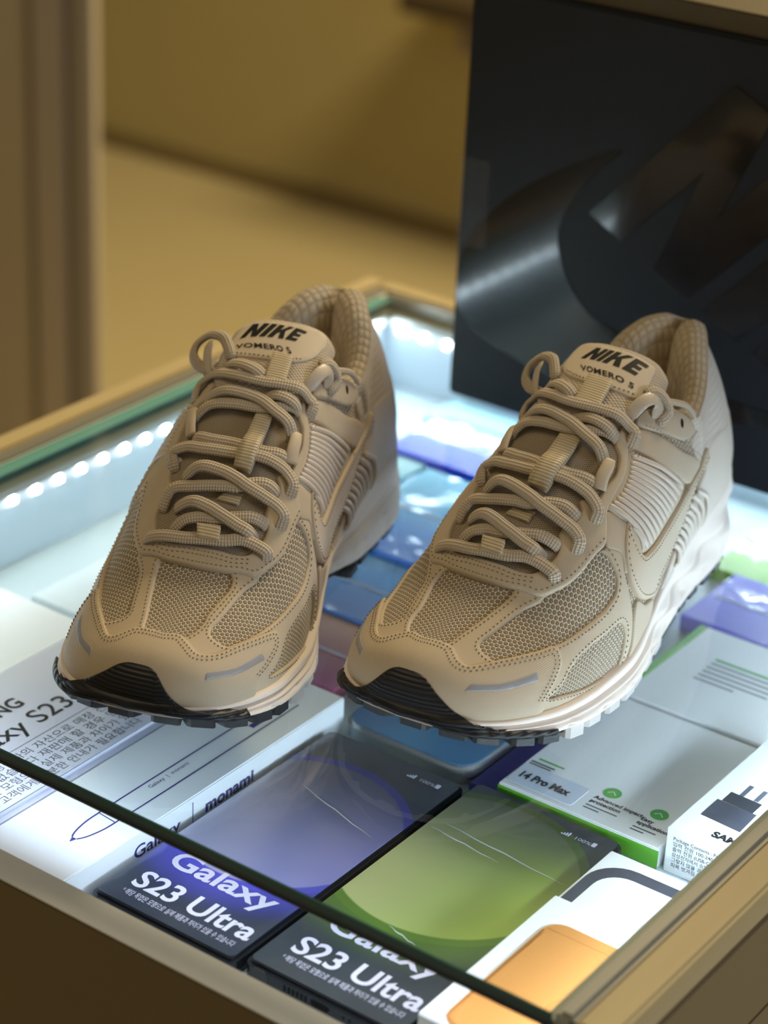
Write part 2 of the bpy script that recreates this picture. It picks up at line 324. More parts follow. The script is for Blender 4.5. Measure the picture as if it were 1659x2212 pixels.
# outlines of the sneaker's pieces on its surface: (millimetres from the toe, place across from inner -1 to outer +1)
F = {
 'win_c': [(63.9, -0.191), (63.1, -0.001), (64.7, 0.194), (60.8, 0.193), (45.4, 0.163), (32.6, 0.136), (25.2, 0.119), (23.5, 0.011), (23.6, -0.132), (30.1, -0.189), (36, -0.197), (40.8, -0.187), (50.6, -0.203), (58.9, -0.218)],
 'win_l': [(98.4, 0.471), (101, 0.52), (101.9, 0.591), (101.6, 0.654), (98.6, 0.698), (90.3, 0.704), (78.6, 0.673), (67.2, 0.63), (57, 0.589), (45.5, 0.534), (35.9, 0.477), (30.8, 0.432), (30.3, 0.355), (31.9, 0.291), (34.7, 0.269), (41.1, 0.274), (51.5, 0.286), (60.5, 0.31), (66.6, 0.351), (70.5, 0.362), (78.2, 0.421), (86.5, 0.45), (93.9, 0.458)],
 'win_s': [(98.1, 0.84), (101.1, 0.892), (100.5, 0.927), (97.3, 0.973), (92.4, 0.995), (87.4, 0.989), (64.7, 0.959), (49.1, 0.912), (41.3, 0.883), (46.5, 0.858), (52.1, 0.828), (57.1, 0.786), (63.2, 0.76), (73.9, 0.77), (83.6, 0.797)],
 'cap': [(31.1, -0.49), (19.4, -0.41), (22.7, -0.333), (25.6, -0.272), (24.8, -0.189), (23.5, -0.037), (24.5, 0.137), (24.2, 0.182), (21.7, 0.246), (19.7, 0.317), (20, 0.37), (22.4, 0.389), (31.9, 0.446), (47.2, 0.536), (56.2, 0.584), (57.1, 0.619), (56, 0.665), (54.3, 0.705), (48.7, 0.765), (41.6, 0.838), (38.4, 0.88)],
 'cap_m': [(33.9, -0.818), (42.5, -0.775), (52.9, -0.711), (54.9, -0.638), (51, -0.593), (36, -0.494), (22.4, -0.406), (19.4, -0.331), (21.8, -0.223), (24.9, -0.125), (24.6, 0.044), (23.6, 0.246), (20.9, 0.31), (20.8, 0.419), (38.5, 0.54), (54.9, 0.688)],
 'refl': [(12.2, 0.557), (22.9, 0.643), (39.8, 0.688)],
 'nike': [(168.5, -0.106), (176.3, -0.063), (177.1, 0.19), (168, 0.157)],
 'vom': [(160.8, -0.046), (164.1, -0.075), (163.8, 0.18), (161, 0.187)],
 'web0': [(78.6, -0.045), (79.2, 0.053), (73.1, 0.071), (72.9, -0.024)],
 'web1': [(93.6, 0.001), (94.9, 0.089), (89.6, 0.085), (90.4, -0.014)],
 'web2': [(131.9, 0.011), (129.4, 0.096), (102.7, 0.089), (104, 0.005)],
 'ribp': [(137.8, 0.283), (142.6, 0.407), (156, 0.609), (182.6, 0.813), (177.2, 0.833), (160.5, 0.834), (143.5, 0.816), (130.8, 0.779), (123.6, 0.739), (119.1, 0.629), (118.6, 0.55), (115.3, 0.474), (112.7, 0.372), (113.4, 0.327), (120.8, 0.363), (131, 0.363), (135.8, 0.326)],
 'strap': [(142.1, 0.248), (145.6, 0.276), (152.7, 0.361), (162.7, 0.504), (179.1, 0.666), (202.7, 0.807), (194.9, 0.825), (188.2, 0.827), (169.6, 0.719), (156.4, 0.602), (143.2, 0.401), (138.7, 0.284)],
 'tab': [(154.1, 0.291), (162.3, 0.332), (162.3, 0.411), (167.9, 0.438), (176.6, 0.463), (193.4, 0.628), (194.3, 0.66), (184.9, 0.648), (175.3, 0.599), (161.1, 0.464), (152.5, 0.352), (150.8, 0.301)],
 'tabhole': [(180.4, 0.553)],
 'swoosh': [(119, 0.543), (112.7, 0.582), (109.1, 0.648), (109.2, 0.736), (114.3, 0.838), (123.7, 0.91), (136.2, 0.953), (142.3, 0.946), (153.7, 0.945), (167.2, 0.937), (183, 0.915), (192, 0.885), (204.4, 0.846), (214.6, 0.822), (213.5, 0.78), (202.8, 0.817), (188.3, 0.834), (160.5, 0.837), (143.5, 0.819), (130.8, 0.782), (124.4, 0.75), (119.8, 0.672), (118.6, 0.576)],
 'rib0': [(138.6, 0.384), (146.9, 0.51), (160.9, 0.661), (178.4, 0.801)],
 'rib1': [(136.4, 0.395), (144.2, 0.519), (157.4, 0.668), (173.5, 0.804)],
 'rib2': [(134.6, 0.404), (141.8, 0.525), (154, 0.672), (168.7, 0.805)],
 'rib3': [(133.1, 0.414), (139.8, 0.532), (151.1, 0.676), (164.3, 0.805)],
 'rib4': [(131.4, 0.421), (137.8, 0.538), (148.2, 0.68), (160.5, 0.808)],
 'rib5': [(129.5, 0.427), (135.5, 0.541), (145.3, 0.682), (157.1, 0.81)],
 'rib6': [(127.4, 0.428), (133.1, 0.542), (142.1, 0.68), (152.9, 0.808)],
 'rib7': [(125.3, 0.43), (130.6, 0.542), (138.6, 0.676), (147.9, 0.803)],
 'rib8': [(122.8, 0.426), (127.7, 0.538), (135, 0.67), (143, 0.796)],
 'rib9': [(120.3, 0.417), (124.8, 0.53), (131.5, 0.662), (138.4, 0.786)],
 'rib10': [(117.5, 0.408), (121.7, 0.519), (127.8, 0.65), (133.5, 0.77)],
 'rib11': [(115, 0.392), (118.7, 0.503), (124.1, 0.634), (129.1, 0.755)],
 'rib12': [(121, 0.587), (123.1, 0.64), (124.9, 0.694), (124.6, 0.731)],
 'rip0': [(201.8, 0.888), (213.9, 0.938), (214.6, 0.974), (211.2, 0.993)],
 'rip1': [(194.8, 0.884), (206.3, 0.937), (208.1, 0.969), (203.5, 0.992)],
 'rip2': [(190.2, 0.893), (201.5, 0.946), (203.5, 0.977), (198.2, 0.991)],
 'rip3': [(186, 0.897), (196.3, 0.948), (198.3, 0.978), (193.9, 0.99)],
 'rip4': [(182.5, 0.903), (192.3, 0.953), (194.1, 0.978), (189.3, 0.987)],
 'rip5': [(179.1, 0.911), (189.1, 0.958), (190.1, 0.98), (184.6, 0.985)],
 'rip6': [(175.6, 0.919), (185, 0.963), (185.9, 0.982), (180.9, 0.986)],
 'rip7': [(172.1, 0.927), (180.8, 0.968), (181.7, 0.985), (177.3, 0.988)],
 'rip8': [(168.6, 0.934), (176.5, 0.971), (176.3, 0.987), (172.7, 0.989)],
 'lace_a1': [(73.5, -0.302), (73.4, -0.228), (72.8, -0.088), (73.3, -0.015), (74.5, 0.088), (77.1, 0.175), (77.7, 0.265), (77.4, 0.336), (76.6, 0.352)],
 'lace_a2': [(77, -0.153), (79.7, -0.112), (81.6, -0.043), (82.1, 0.014), (84.6, 0.108), (86.8, 0.189), (87.5, 0.261)],
 'lace_a3': [(87.5, -0.259), (92.8, -0.223), (93.6, -0.113), (95.3, 0.006), (95.9, 0.054), (99.2, 0.127), (101, 0.2), (101.1, 0.263)],
 'lace_a4': [(104.8, -0.278), (110, -0.294), (111.2, -0.222), (109.8, -0.124), (109.2, -0.021), (109.4, 0.01), (110.6, 0.121), (110.8, 0.203), (110.3, 0.284), (108, 0.351), (105.3, 0.365)],
 'lace_a5': [(127.7, -0.241), (130.4, -0.176), (131.1, -0.062), (131.1, 0.007), (132.3, 0.073), (136.3, 0.166), (137.9, 0.233)],
 'lace_a6': [(141.9, -0.367), (146.4, -0.344), (153.2, -0.367), (143.7, -0.09), (142.2, 0.005), (143.4, 0.111), (144.7, 0.191), (145.8, 0.276), (145.6, 0.32), (142.4, 0.338)],
 'lace_c5': [(137.3, 0.023), (138.1, 0.083), (138.1, 0.18), (138.2, 0.237)],
 'lace_b2': [(85.9, -0.168), (86.9, -0.092), (85.3, -0.013), (83, 0.052), (81.2, 0.132), (80.7, 0.186), (80.9, 0.225)],
 'lace_b3': [(99, -0.171), (101.3, -0.103), (100.6, -0.023), (98.6, 0.039), (96.6, 0.113), (95.5, 0.22), (95, 0.307), (93.6, 0.35), (91, 0.369)],
 'lace_b4': [(116.1, -0.189), (114.2, -0.102), (113.5, -0.007), (113.1, 0.018), (113.4, 0.126), (115.1, 0.203), (116.1, 0.26)],
 'lace_b5': [(135.6, -0.22), (136.5, -0.12), (136, -0.036), (133.9, 0.022), (130.8, 0.103), (128.5, 0.194), (126.2, 0.25)],
 'lace_b6': [(152.9, -0.22), (149.1, -0.087), (145.9, -0.009), (143.4, 0.014)],
}
# ------------------------------------------------------------------ sneaker shape (millimetres: u toe to heel, w to the outer side, z up)
def pch(xs, ys):
    xs = np.array(xs, float); ys = np.array(ys, float); h = np.diff(xs); d = np.diff(ys)/h
    m = np.zeros(len(xs))
    for i in range(1, len(xs)-1):
        if d[i-1]*d[i] > 0:
            w1 = 2*h[i]+h[i-1]; w2 = h[i]+2*h[i-1]; m[i] = (w1+w2)/(w1/d[i-1]+w2/d[i])
    m[0] = d[0]; m[-1] = d[-1]
    def f(x):
        x = np.clip(x, xs[0], xs[-1]); i = np.clip(np.searchsorted(xs, x, side='right')-1, 0, len(xs)-2)
        t = (x-xs[i])/h[i]
        return (2*t**3-3*t**2+1)*ys[i]+(t**3-2*t**2+t)*h[i]*m[i]+(-2*t**3+3*t**2)*ys[i+1]+(t**3-t**2)*h[i]*m[i+1]
    return f
def tab(s):
    p = [q.split(':') for q in s.split()]; return pch([float(a) for a, b in p], [float(b) for a, b in p])
LEN = 286.
ZB = tab('0:25 20:22 60:18 100:17 150:22 200:31 250:40 286:46')
WL = tab('0:0 1.5:12 5:22 15:34 30:43 50:49.5 75:52.5 100:53 130:49 160:43.5 200:38 240:36 262:31 275:23 283:11 286:0')
WM = tab('0:0 1.5:12 5:22 15:34 30:42 50:46.5 75:47 100:43 130:36.5 160:32 200:31 240:33 262:29 275:21 283:10 286:0')
ZT = tab('0:27 1.5:32 5:38 12:43 26:46 45:51 62:57 75:66 100:84 125:100 150:113 175:123 200:130 230:133 260:130 286:122')
SB = tab('-4:22 15:15 40:8 75:2 100:0 240:0 275:3 290:9')
W0 = tab('0:-4 40:-3 80:-3 140:-2 200:0 286:0')
NZ = tab('0:2 40:2.2 80:2.3 110:2.6 150:3.0 190:2.8 240:2.4 286:2.4')
NW = tab('0:2 40:2.1 80:2.3 110:2.6 150:2.9 190:2.7 240:2.4 286:2.3')
def S(u, t):
    u = np.asarray(u, float); t = np.asarray(t, float)
    ph = (1-t)*np.pi/2; c, s = np.cos(ph), np.sin(ph)
    Wd = np.where(c >= 0, WL(u), WM(u)); zb, zt = ZB(u), ZT(u)
    cc = np.sign(c)*np.abs(c)**(2/NW(u)); ss = np.abs(s)**(2/NZ(u))
    ww = W0(u)*ss+cc*Wd; z = zb+(zt-zb)*ss
    k = np.clip((u-190)/90, 0, 1); k = k*k*(3-2*k); h = np.clip((z-55)/60, 0, 2)
    uu = u-4*np.clip((u-230)/56, 0, 1)-k*20*h**1.4-k*3*np.clip((55-z)/40, 0, 1)**2
    ww = ww*(1-.16*k*h)
    return np.stack(np.broadcast_arrays(uu, ww, z), -1)
def NRM(u, t):
    u = np.asarray(u, float); t = np.asarray(t, float)
    e = .5; d = .006
    a = S(np.clip(u+e, .05, LEN-.05), t)-S(np.clip(u-e, .05, LEN-.05), t)
    b = S(u, np.clip(t+d, -.999, .999))-S(u, np.clip(t-d, -.999, .999))
    n = np.cross(a, b); n /= np.linalg.norm(n, axis=-1, keepdims=True)+1e-9
    return n*SGN
SGN = 1.0
if NRM(90., 0.)[2] < 0: SGN = -1.0
# chart: (u, y) in rough millimetres, y being the way over the section from its top
_tt = np.linspace(0, 1, 401); _pp = S(110.0, _tt); _yy = np.r_[0, np.cumsum(np.linalg.norm(np.diff(_pp, axis=0), axis=1))]
YM = 92.0; _yy *= YM/_yy[-1]
def YF(t): t = np.asarray(t, float); return np.sign(t)*np.interp(np.abs(t), _tt, _yy)
def TF(y): y = np.asarray(y, float); return np.sign(y)*np.interp(np.abs(y), _yy, _tt)
def SH(ch, h):
    """chart points + height -> 3D mm"""
    ch = np.asarray(ch, float); u = np.clip(ch[:, 0], .05, LEN-.05); t = TF(ch[:, 1])
    return S(u, t)+NRM(u, t)*np.asarray(h).reshape(-1, 1)
def TC(u):
    return np.interp(u, [170, 180, 190, 205, 218, 232, 246, 260, 272, 282, 286], [.44, .54, .61, .65, .61, .54, .47, .42, .38, .34, .31])

def catmull(P, step, closed=True):
    P = [np.asarray(p, float) for p in P]; n = len(P); out = []
    rngs = range(n) if closed else range(n-1)
    for i in rngs:
        p1, p2 = P[i], P[(i+1) % n]
        p0 = P[(i-1) % n] if (closed or i > 0) else 2*p1-p2
        p3 = P[(i+2) % n] if (closed or i < n-2) else 2*p2-p1
        d0, d1, d2 = [max(1e-6, np.linalg.norm(b-a)**.5) for a, b in ((p0, p1), (p1, p2), (p2, p3))]
        m1 = (p2-p1)+d1*((p1-p0)/d0-(p2-p0)/(d0+d1)); m2 = (p2-p1)+d1*((p3-p2)/d2-(p3-p1)/(d1+d2))
        k = max(1, int(np.ceil(np.linalg.norm(p2-p1)/step)))
        for j in range(k):
            s = j/k
            out.append((2*s**3-3*s**2+1)*p1+(s**3-2*s**2+s)*m1+(-2*s**3+3*s**2)*p2+(s**3-s**2)*m2)
    if not closed: out.append(P[-1])
    return np.array(out)
def resamp(P, step, closed=False):
    P = np.asarray(P, float)
    if closed: P = np.vstack([P, P[:1]])
    d = np.r_[0, np.cumsum(np.linalg.norm(np.diff(P, axis=0), axis=1))]
    n = max(2, int(round(d[-1]/step))+1); s = np.linspace(0, d[-1], n)
    Q = np.stack([np.interp(s, d, P[:, i]) for i in range(P.shape[1])], 1)
    return Q[:-1] if closed else Q
def chart(pts): return np.array([(u, float(YF(t))) for u, t in pts], float)
def mir(pts): return [(u, -t) for u, t in pts]
def area2(P): x, y = P[:, 0], P[:, 1]; return .5*np.sum(x*np.roll(y, -1)-np.roll(x, -1)*y)
def inset(P, d, closed=True):
    """move a polyline to its left by d (closed loops: inwards)"""
    P = np.asarray(P, float)
    if closed:
        T = np.roll(P, -1, 0)-np.roll(P, 1, 0)
        if area2(P) < 0: d = -d
    else: T = np.gradient(P, axis=0)
    T /= np.linalg.norm(T, axis=1, keepdims=True)+1e-9
    return P+np.stack([-T[:, 1], T[:, 0]], 1)*d
def inside(Q, P):
    x, y = Q[:, 0][:, None], Q[:, 1][:, None]; x1, y1 = P[:, 0][None], P[:, 1][None]
    x2, y2 = np.roll(P[:, 0], -1)[None], np.roll(P[:, 1], -1)[None]
    c = ((y1 > y) != (y2 > y)) & (x < (x2-x1)*(y-y1)/np.where(y2 == y1, 1e-9, y2-y1)+x1)
    return c.sum(1) % 2 == 1
def dist_loops(Q, loops):
    D = np.full(len(Q), 1e9)
    for P in loops:
        A = P; B = np.roll(P, -1, 0); AB = B-A; l2 = (AB**2).sum(1)+1e-12
        for c in range(0, len(Q), 400):
            q = Q[c:c+400]
            s = np.clip(((q[:, None]-A[None])*AB[None]).sum(2)/l2[None], 0, 1)
            dd = np.sqrt(((q[:, None]-A[None]-s[..., None]*AB[None])**2).sum(2)).min(1)
            D[c:c+400] = np.minimum(D[c:c+400], dd)
    return D

class Shoe:
    """collects the parts of one sneaker; m = +1 left foot, -1 right foot (mirrored)"""
    def __init__(s, root, m): s.root, s.m = root, m
    def loc(s, P): P = np.asarray(P, float); return np.stack([P[:, 0]*0+P[:, 1]*s.m, P[:, 0], P[:, 2]], 1)/1000.0
    def put(s, name, P, Fc, mat, parent=None, smooth=True, uv=None, flip=None):
        Q = s.loc(P)
        o = mk(name, Q, Fc, mat, parent or s.root, smooth, uv, recalc=True); return o
    def panel(s, name, outer, mat, thick=1.0, base=0.0, holes=(), edge=1.0, step=1.4, grid=3.0, parent=None, closed_smooth=True, skirt=-.6, hfun=None, raw=False):
        loops = []
        for L_ in [outer]+list(holes):
            P = L_ if raw else chart(L_)
            P = catmull(P, step) if closed_smooth else resamp(P, step, True)
            P[:, 1] = np.clip(P[:, 1], -YM, YM); P[:, 0] = np.clip(P[:, 0], .3, LEN-.3)
            keep = np.ones(len(P), bool)
            for i in range(len(P)):
                if np.linalg.norm(P[i]-P[i-1]) < .05: keep[i] = False
            loops.append(P[keep])
        pts = [loops[0]]; O = loops[0]
        x0, y0 = O.min(0); x1, y1 = O.max(0)
        gx, gy = np.meshgrid(np.arange(x0, x1, grid), np.arange(y0, y1, grid), indexing='ij')
        gx = gx+(np.arange(gx.shape[1]) % 2)[None]*grid*.5
        cand = [np.stack([gx.ravel(), gy.ravel()], 1)]
        extra = []
        for i, P in enumerate(loops):
            for d in (.4*edge, edge):
                extra.append(inset(P, d if i == 0 else -d)[::1 if d < edge else 1])
        E_ = np.vstack(extra)
        def ok(Q, dmin):
            k = inside(Q, O)
            for Hh in loops[1:]: k &= ~inside(Q, Hh)
            Q = Q[k]
            if len(Q) == 0: return Q
            return Q[dist_loops(Q, loops) > dmin]
        G = ok(cand[0], edge*1.5); R_ = ok(E_, .3*edge)
        allp = []; edges = []; b = 0
        for P in loops:
            n = len(P); allp.append(P); edges += [(b+i, b+(i+1) % n) for i in range(n)]; b += n
        allp += [R_, G]; A = np.vstack(allp)
        r = delaunay_2d_cdt([Vector(p) for p in A], edges, [], 0, 1e-4)
        V = np.array([v[:] for v in r[0]]); T = np.array([f for f in r[2] if len(f) == 3], int)
        cen = V[T].mean(1); k = inside(cen, O)
        for Hh in loops[1:]: k &= ~inside(cen, Hh)
        T = T[k]
        d = dist_loops(V, loops); q = np.clip(d/edge, 0, 1)
        h = base+thick*np.sqrt(np.clip(1-(1-q)**2, 0, 1))
        if hfun is not None: h = h+hfun(V)*q
        P3 = SH(V, h)
        # skirt along boundary edges
        cnt = {}
        for t in T:
            for a, c in ((t[0], t[1]), (t[1], t[2]), (t[2], t[0])):
                e = (min(a, c), max(a, c)); cnt[e] = cnt.get(e, 0)+1
        bv = sorted({i for e, c in cnt.items() if c == 1 for i in e}); mp = {v: len(V)+i for i, v in enumerate(bv)}
        P4 = SH(V[bv], np.full(len(bv), skirt))
        Fc = [tuple(t) for t in T]+[(e[0], e[1], mp[e[1]], mp[e[0]]) for e, c in cnt.items() if c == 1]
        return s.put(name, np.vstack([P3, P4]), Fc, mat, parent, True, np.vstack([V, V[bv]]))
    def tube(s, name, P, mat, rw, rh, nrm=None, parent=None, seg=12, taper=True, step=1.0):
        """oval tube along 3D points P (mm) with surface normals nrm"""
        P = np.asarray(P, float); n = len(P)
        T = np.gradient(P, axis=0); T /= np.linalg.norm(T, axis=1, keepdims=True)+1e-9
        N = nrm if nrm is not None else np.tile([0, 0, 1.], (n, 1))
        N = N-(N*T).sum(1, keepdims=True)*T; N /= np.linalg.norm(N, axis=1, keepdims=True)+1e-9
        B = np.cross(T, N); V = []; UV = []; Fc = []
        dd = np.r_[0, np.cumsum(np.linalg.norm(np.diff(P, axis=0), axis=1))]
        for i in range(n):
            k = 1.0
            if taper: k = min(1.0, .6+.4*min(i, n-1-i)/2.0)
            for j in range(seg):
                a = 2*np.pi*j/seg
                V.append(P[i]+B[i]*np.cos(a)*rw*k+N[i]*np.sin(a)*rh*k); UV.append((dd[i], (rw+rh)*a*.5*1.0))
        for i in range(n-1):
            for j in range(seg):
                j2 = (j+1) % seg; Fc.append((i*seg+j, i*seg+j2, (i+1)*seg+j2, (i+1)*seg+j))
        Fc += [tuple(range(seg))[::-1], tuple((n-1)*seg+j for j in range(seg))]
        return s.put(name, V, Fc, mat, parent, True, UV)
    def strand(s, name, pts, hs, mat, rw=2.6, rh=1.5, parent=None, step=1.2, taper=True):
        """lace or rib lying over the surface: (u,t) points with heights"""
        C = chart(pts); Q = np.column_stack([C, hs]); Q = catmull(Q, step, False)
        P = SH(Q[:, :2], Q[:, 2]); N = NRM(np.clip(Q[:, 0], .1, LEN-.1), TF(Q[:, 1]))
        return s.tube(name, P, mat, rw, rh, N, parent, taper=taper)
    def stitches(s, store, path, h, pitch=2.3, ln=1.25, r=.28, closed=False):
        Q = resamp(path, pitch, closed)
        if len(Q) < 3: return
        T = np.gradient(Q, axis=0) if not closed else np.roll(Q, -1, 0)-np.roll(Q, 1, 0)
        T /= np.linalg.norm(T, axis=1, keepdims=True)+1e-9
        A = SH(Q-T*ln*.5, np.full(len(Q), h)); B = SH(Q+T*ln*.5, np.full(len(Q), h))
        N = NRM(np.clip(Q[:, 0], .1, LEN-.1), TF(Q[:, 1]))
        for a, b, n in zip(A, B, N):
            t = b-a; c = np.cross(t, n); c /= np.linalg.norm(c)+1e-9; m0 = (a+b)/2+n*r
            k = len(store[0])
            store[0] += [a, m0+c*r, b, m0-c*r, m0+n*r*.7, m0-n*r*1.6]
            for f in ((0,1,4),(1,2,4),(2,3,4),(3,0,4),(1,0,5),(2,1,5),(3,2,5),(0,3,5)): store[1].append(tuple(k+i for i in f))
# ------------------------------------------------------------------ sneaker materials
def fabric_uv(name, c_hi, c_lo, kind, sx=1.0, sy=1.0, rough=.75, bstr=.8, bdist=.0004, sheen=.15):
    """cloth and synthetic surfaces from millimetre UVs: honeycomb, fine mesh, weave, grid, ribs, grain"""
    m, nt, bs = new_mat(name); x, y, uv = uvxy(nt)
    if kind == 'honey':
        def cell(ox, oy):
            a = mth(nt, 'SUBTRACT', mth(nt, 'FRACT', mth(nt, 'ADD', mth(nt, 'DIVIDE', x, sx), ox)), .5)
            b = mth(nt, 'SUBTRACT', mth(nt, 'FRACT', mth(nt, 'ADD', mth(nt, 'DIVIDE', y, sy), oy)), .5)
            a = mth(nt, 'MULTIPLY', a, sx); b = mth(nt, 'MULTIPLY', b, sy)
            return mth(nt, 'SQRT', mth(nt, 'ADD', mth(nt, 'MULTIPLY', a, a), mth(nt, 'MULTIPLY', b, b)))
        d = mth(nt, 'MINIMUM', cell(0, 0), cell(.5, .5)); r = min(sx, sy)*.5
        n = nt.nodes.new('ShaderNodeMapRange'); n.interpolation_type = 'SMOOTHSTEP'
        n.inputs[1].default_value = r*.58; n.inputs[2].default_value = r*.92
        nt.links.new(d, n.inputs[0]); h = n.outputs[0]
    elif kind in ('weave', 'braid'):
        a = mth(nt, 'SINE', mth(nt, 'MULTIPLY', mth(nt, 'ADD', x, mth(nt, 'MULTIPLY', y, 1.0 if kind == 'braid' else 0.0)), 6.2832/sx))
        b = mth(nt, 'SINE', mth(nt, 'MULTIPLY', mth(nt, 'SUBTRACT', mth(nt, 'MULTIPLY', x, 1.0 if kind == 'braid' else 0.0), y), 6.2832/sy))
        h = mth(nt, 'MULTIPLY_ADD', mth(nt, 'MULTIPLY', a, b), .5, .5)
    elif kind == 'grid':
        a = mth(nt, 'ABSOLUTE', mth(nt, 'SINE', mth(nt, 'MULTIPLY', x, 3.1416/sx)))
        b = mth(nt, 'ABSOLUTE', mth(nt, 'SINE', mth(nt, 'MULTIPLY', y, 3.1416/sy)))
        h = mth(nt, 'POWER', mth(nt, 'MULTIPLY', a, b), .6)
    elif kind == 'ribs':
        h = mth(nt, 'MULTIPLY_ADD', mth(nt, 'SINE', mth(nt, 'MULTIPLY', x if sx else y, 6.2832/(sx or sy))), .5, .5)
    elif kind == 'diag':
        a = mth(nt, 'SINE', mth(nt, 'MULTIPLY', mth(nt, 'ADD', x, y), 6.2832/sx))
        b = mth(nt, 'SINE', mth(nt, 'MULTIPLY', mth(nt, 'SUBTRACT', x, y), 6.2832/sy))
        h = mth(nt, 'MAXIMUM', mth(nt, 'POWER', mth(nt, 'ABSOLUTE', a), 6.0), mth(nt, 'POWER', mth(nt, 'ABSOLUTE', b), 6.0))
    else:
        h = noise(nt, uv, sx, 4)
    g = noise(nt, uv, .35, 2)
    c = mixc(nt, h, c_lo, c_hi)
    c = mixc(nt, mth(nt, 'MULTIPLY', g, .18), c, tuple(v*.72 for v in c_hi))
    nt.links.new(c, bs.inputs['Base Color'])
    bs.inputs['Roughness'].default_value = rough; bs.inputs['Specular IOR Level'].default_value = .3
    bs.inputs['Sheen Weight'].default_value = sheen
    bump(nt, bs, h, bstr, bdist)
    return m
TAN = (.60, .49, .35)
def sh(c, k): return tuple(min(1, v*k) for v in c)
M_honey = fabric_uv('air_mesh', (.78, .665, .50), (.26, .20, .13), 'honey', 2.3, 3.9, .8, 1.0, .0011)
M_tmesh = fabric_uv('tongue_mesh', (.62, .515, .385), (.25, .195, .13), 'honey', 1.0, 1.5, .85, .8, .0004)
M_lea = fabric_uv('tan_synthetic', TAN, sh(TAN, .90), 'diag', 1.5, 1.5, .55, .25, .0002, .05)
M_cap = fabric_uv('toe_synthetic', sh(TAN, 1.0), sh(TAN, .86), 'ribs', 0, 1.1, .6, .35, .0002, .05)
M_smooth = fabric_uv('smooth_synthetic', sh(TAN, 1.03), sh(TAN, .97), 'grain', 1.2, 1, .48, .15, .0001, .05)
M_lace = fabric_uv('lace_braid', (.66, .55, .41), (.50, .41, .30), 'braid', 2.5, 2.5, .85, 1.0, .0006)
M_web = fabric_uv('webbing', (.68, .565, .38), (.42, .335, .21), 'ribs', 1.25, 0, .42, .7, .00022)
M_pad = fabric_uv('tongue_pad_cloth', (.60, .505, .39), (.42, .345, .255), 'weave', 1.6, 2.6, .8, .8, .0004)
M_label = fabric_uv('label_cloth', (.66, .56, .42), (.62, .52, .39), 'weave', .6, .6, .7, .2, .0001)
M_lining = fabric_uv('collar_lining', (.60, .50, .36), (.46, .375, .26), 'grid', 4.4, 4.4, .85, .8, .0008)
M_collar = fabric_uv('collar_knit', (.66, .575, .48), (.52, .445, .36), 'grid', 2.6, 2.6, .8, .7, .0004)
M_rib = plain('moulded_rib', (.66, .575, .48), .45, .5)
M_mid = plain('midsole_foam', (.80, .70, .62), .6, .4, nscale=900, nstr=.25, ndist=.0003)
M_black = fabric_uv('black_rubber', (.018, .019, .022), (.008, .008, .010), 'ribs', 0, 1.5, .42, .7, .0003, 0)
M_lugb = plain('black_lug', (.02, .021, .024), .45, .5, nscale=700, nstr=.3)
M_lugw = plain('pale_lug', (.62, .58, .55), .35, .5)
M_refl = plain('reflective_tape', (.33, .33, .35), .45, .5, metal=.2, nscale=900, nstr=.1)
M_stitch = plain('stitch_thread', (.20, .155, .10), .8, .2)
M_ink = plain('black_ink', (.006, .006, .006), .6, .3)
M_red = plain('red_ink', (.45, .05, .02), .6, .3)
M_dark = plain('dark_hole', (.02, .016, .012), .9, .1)
M_loop = plain('satin_tape', (.60, .50, .38), .38, .6, nscale=1200, nstr=.3)

